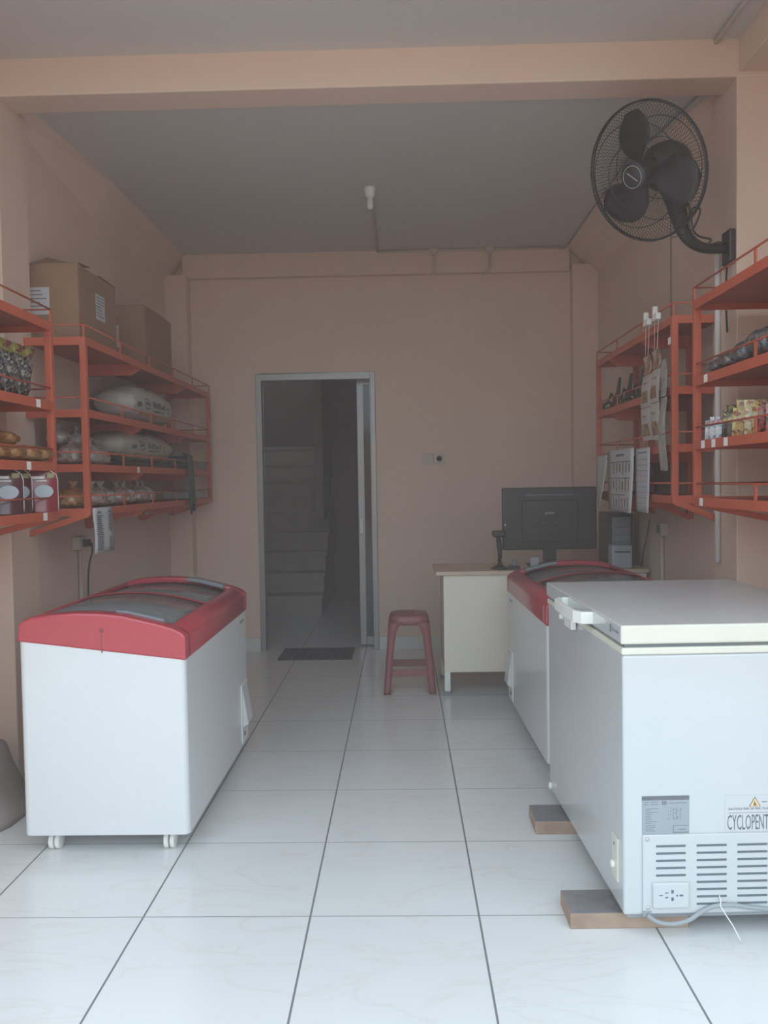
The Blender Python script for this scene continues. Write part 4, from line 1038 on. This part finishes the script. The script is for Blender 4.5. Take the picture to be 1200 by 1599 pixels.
def pr_menu(dot, w_, h_):
    dot(0, h_ * .91, w_ * .3, .012, 0)
    for z in (.80, .54, .27): dot(0, h_ * z, w_ * .8, .004, 0)
    for r_, z in enumerate((.70, .42, .14)):
        for i in range(7 if r_ else 6):
            dot((i - 3) * w_ * .12, h_ * (z + .01 * (i % 2)), .017, .045 + .012 * ((i * 7 + r_) % 3), 1 if (i + r_) % 3 else 0)
def pr_text(dot, w_, h_):
    dot(0, h_ * .93, w_ * .6, .006, 0)
    for i in range(9): dot(0, h_ * (.82 - i * .085), w_ * .7, .0015, 0)
paper('price_sheet', 4.81, 5.06, 1.10, 1.418, 'plain white sheet curling at far end of right shelf', .06, lambda *a: None)
paper('product_chart', 4.26, 4.79, 1.10, 1.438, 'wide white chart with three rows of small products', .02, pr_menu)
paper('price_sheet', 3.99, 4.23, 1.113, 1.430, 'narrow white sheet with faint lines nearest the sachets', .01, pr_text)

M['foil'] = mat('silver_foil', (.42, .40, .38), .3, metal=.5, c2=(.62, .60, .56), scale=26, bump=1.2)
sach_w = mat('white_sachet', (.46, .42, .39), .35, var=.06, scale=20, coat=.2)
sach_pic = speckle('fried_food_picture', [(.26, .14, .07), (.34, .20, .10), (.20, .09, .05), (.30, .17, .08)], 70, .4)
sach_b = speckle('brown_sachet_print', [(.20, .12, .07), (.34, .20, .10), (.14, .10, .08), (.46, .40, .32), (.30, .10, .06)], 34, .3, .4)
def strip(y, ztop, sizes, lab, mats_, x=1.192, clip=True):
    t = empty('sachet_strip', (x, y, ztop), 0, lab, 'sachets', 'hanging strips of sachets')
    if clip:
        zz = RZ[0] + .058 - ztop
        MB().box(-.012, .010, -.035, .035, zz - .05, zz - .02).box(-.010, .012, .018, .035, zz - .03, zz + .018).build('clip', M['tag'], t, .003)
        for dy in (-.028, .028): MB().tube([(0, dy, zz - .04), (-.002, dy * .9, .06), (-.004, dy * .8, .0)], .0011, 5).build('string', M['tag'], t)
    z = 0.0
    for i, (h_, w_) in enumerate(sizes):
        mb = MB()
        for s_ in (1, -1):
            mb.sheet([[(-.004 + s_ * (.008 * (1 - abs(2 * j / 6 - 1) ** 3) * math.sin(PI * k / 8) ** .6 + .0005) + .006 * math.sin(i * 2.1 + k * .4), w_ * (j / 6 - .5) + .004 * math.sin(i * 1.7), z - h_ * k / 8) for j in range(7)] for k in range(9)])
        sc_ = mb.build('sachet', mats_[i], t, weld=False)
        if mats_[i] is sach_w:
            pc = MB(); pc.sheet([[(-.0052 - (.008 * (1 - abs(2 * j / 6 - 1) ** 3) * math.sin(PI * k / 8) ** .6 + .0005) + .006 * math.sin(i * 2.1 + k * .4), w_ * (j / 6 - .5) * (1 if k % 4 else .8) + .004 * math.sin(i * 1.7), z - h_ * k / 8) for j in range(1, 6)] for k in range(4, 8)])
            pc.build('food_picture', sach_pic, sc_, weld=False)
            pc = MB(); xx = -.0128 + .006 * math.sin(i * 2.1 + .8)
            pc.box(xx - .0006, xx, -.028, .028, z - h_ * .30, z - h_ * .24).build('lettering', M['inkred'], sc_)
        z -= h_ + .003
strip(4.005, 1.865, [(.085, .12), (.155, .155), (.155, .16)], 'strip of food sachets hanging nearest the papers', [sach_b, sach_w, sach_w])
strip(3.865, 1.875, [(.085, .12), (.155, .135), (.17, .14)], 'middle strip of food sachets hanging from the right shelf', [sach_b, sach_w, sach_w])
strip(3.775, 1.815, [(.165, .09), (.165, .10), (.165, .11)], 'longest silver sachet strip hanging beside the orange post', [M['foil'], M['foil'], M['foil']], clip=False, x=1.196)

# --- price list hanging under the left shelf
t = empty('price_list', (-1.408, 3.84, 0.975), 0, 'white printed price list hanging under the long left shelf', 'paper')
rows = [[(.004 * math.sin(i * .6) + .004, -.125 + .25 * j / 4, .212 * i / 8) for j in range(5)] for i in range(9)]
MB().sheet(rows).build('sheet', M['paper'], t, solid=.0008)
p_ = MB()
for i in range(19):
    z = .172 - i * .0088; p_.box(.0095, .0105, -.10, -.02 - .03 * random.random(), z, z + .0042)
    if i not in (9, 10, 11): p_.box(.0095, .0105, .055, .085, z, z + .0042)
p_.box(.0095, .0105, -.09, -.05, .186, .194).box(.0095, .0105, .05, .075, .186, .194)
p_.build('print', M['ink'], t)

# ------------------------------------------------------------------ brown sack at the lower left edge
mb = MB(); nu, nv = 20, 12; vs = []; fs = []
for i in range(nv + 1):
    v = i / nv; z = .30 * v
    rx = (.17 * (1 - .62 * v ** 1.1)); ry = .17 * (1 - .35 * v)
    if i == nv: rx *= .5; ry *= .5
    for j in range(nu):
        an = 2 * PI * j / nu; c_, s2 = math.cos(an), math.sin(an); e = .55
        d = 1 + .07 * noise.noise(Vector((c_ * 2, s2 * 2, z * 9)))
        vs.append((rx * abs(c_) ** e * (1 if c_ > 0 else -1) * d, ry * abs(s2) ** e * (1 if s2 > 0 else -1) * d, z))
for i in range(nv):
    for j in range(nu): fs.append((i * nu + j, i * nu + (j + 1) % nu, (i + 1) * nu + (j + 1) % nu, (i + 1) * nu + j))
fs.append(tuple(range(nu))); fs.append(tuple(nv * nu + j for j in range(nu)))
o = mb.add(vs, fs, 0, True).build('brown_sack', M['sack']); o.location = (-1.775 + .01, 3.12, 0)
o.location = (-1.665, 3.13, 0)
tag(o, 'greyish brown sack on the floor at lower left picture edge', 'sack')
o = MB().tube([(-1.60, 3.46, .004), (-1.50, 3.44, .005), (-1.42, 3.45, .004), (-1.36, 3.5, .004)], .004, 6).build('floor_cable', M['grey'])
tag(o, 'thin dark cable on the floor between sack and left freezer', 'cable')
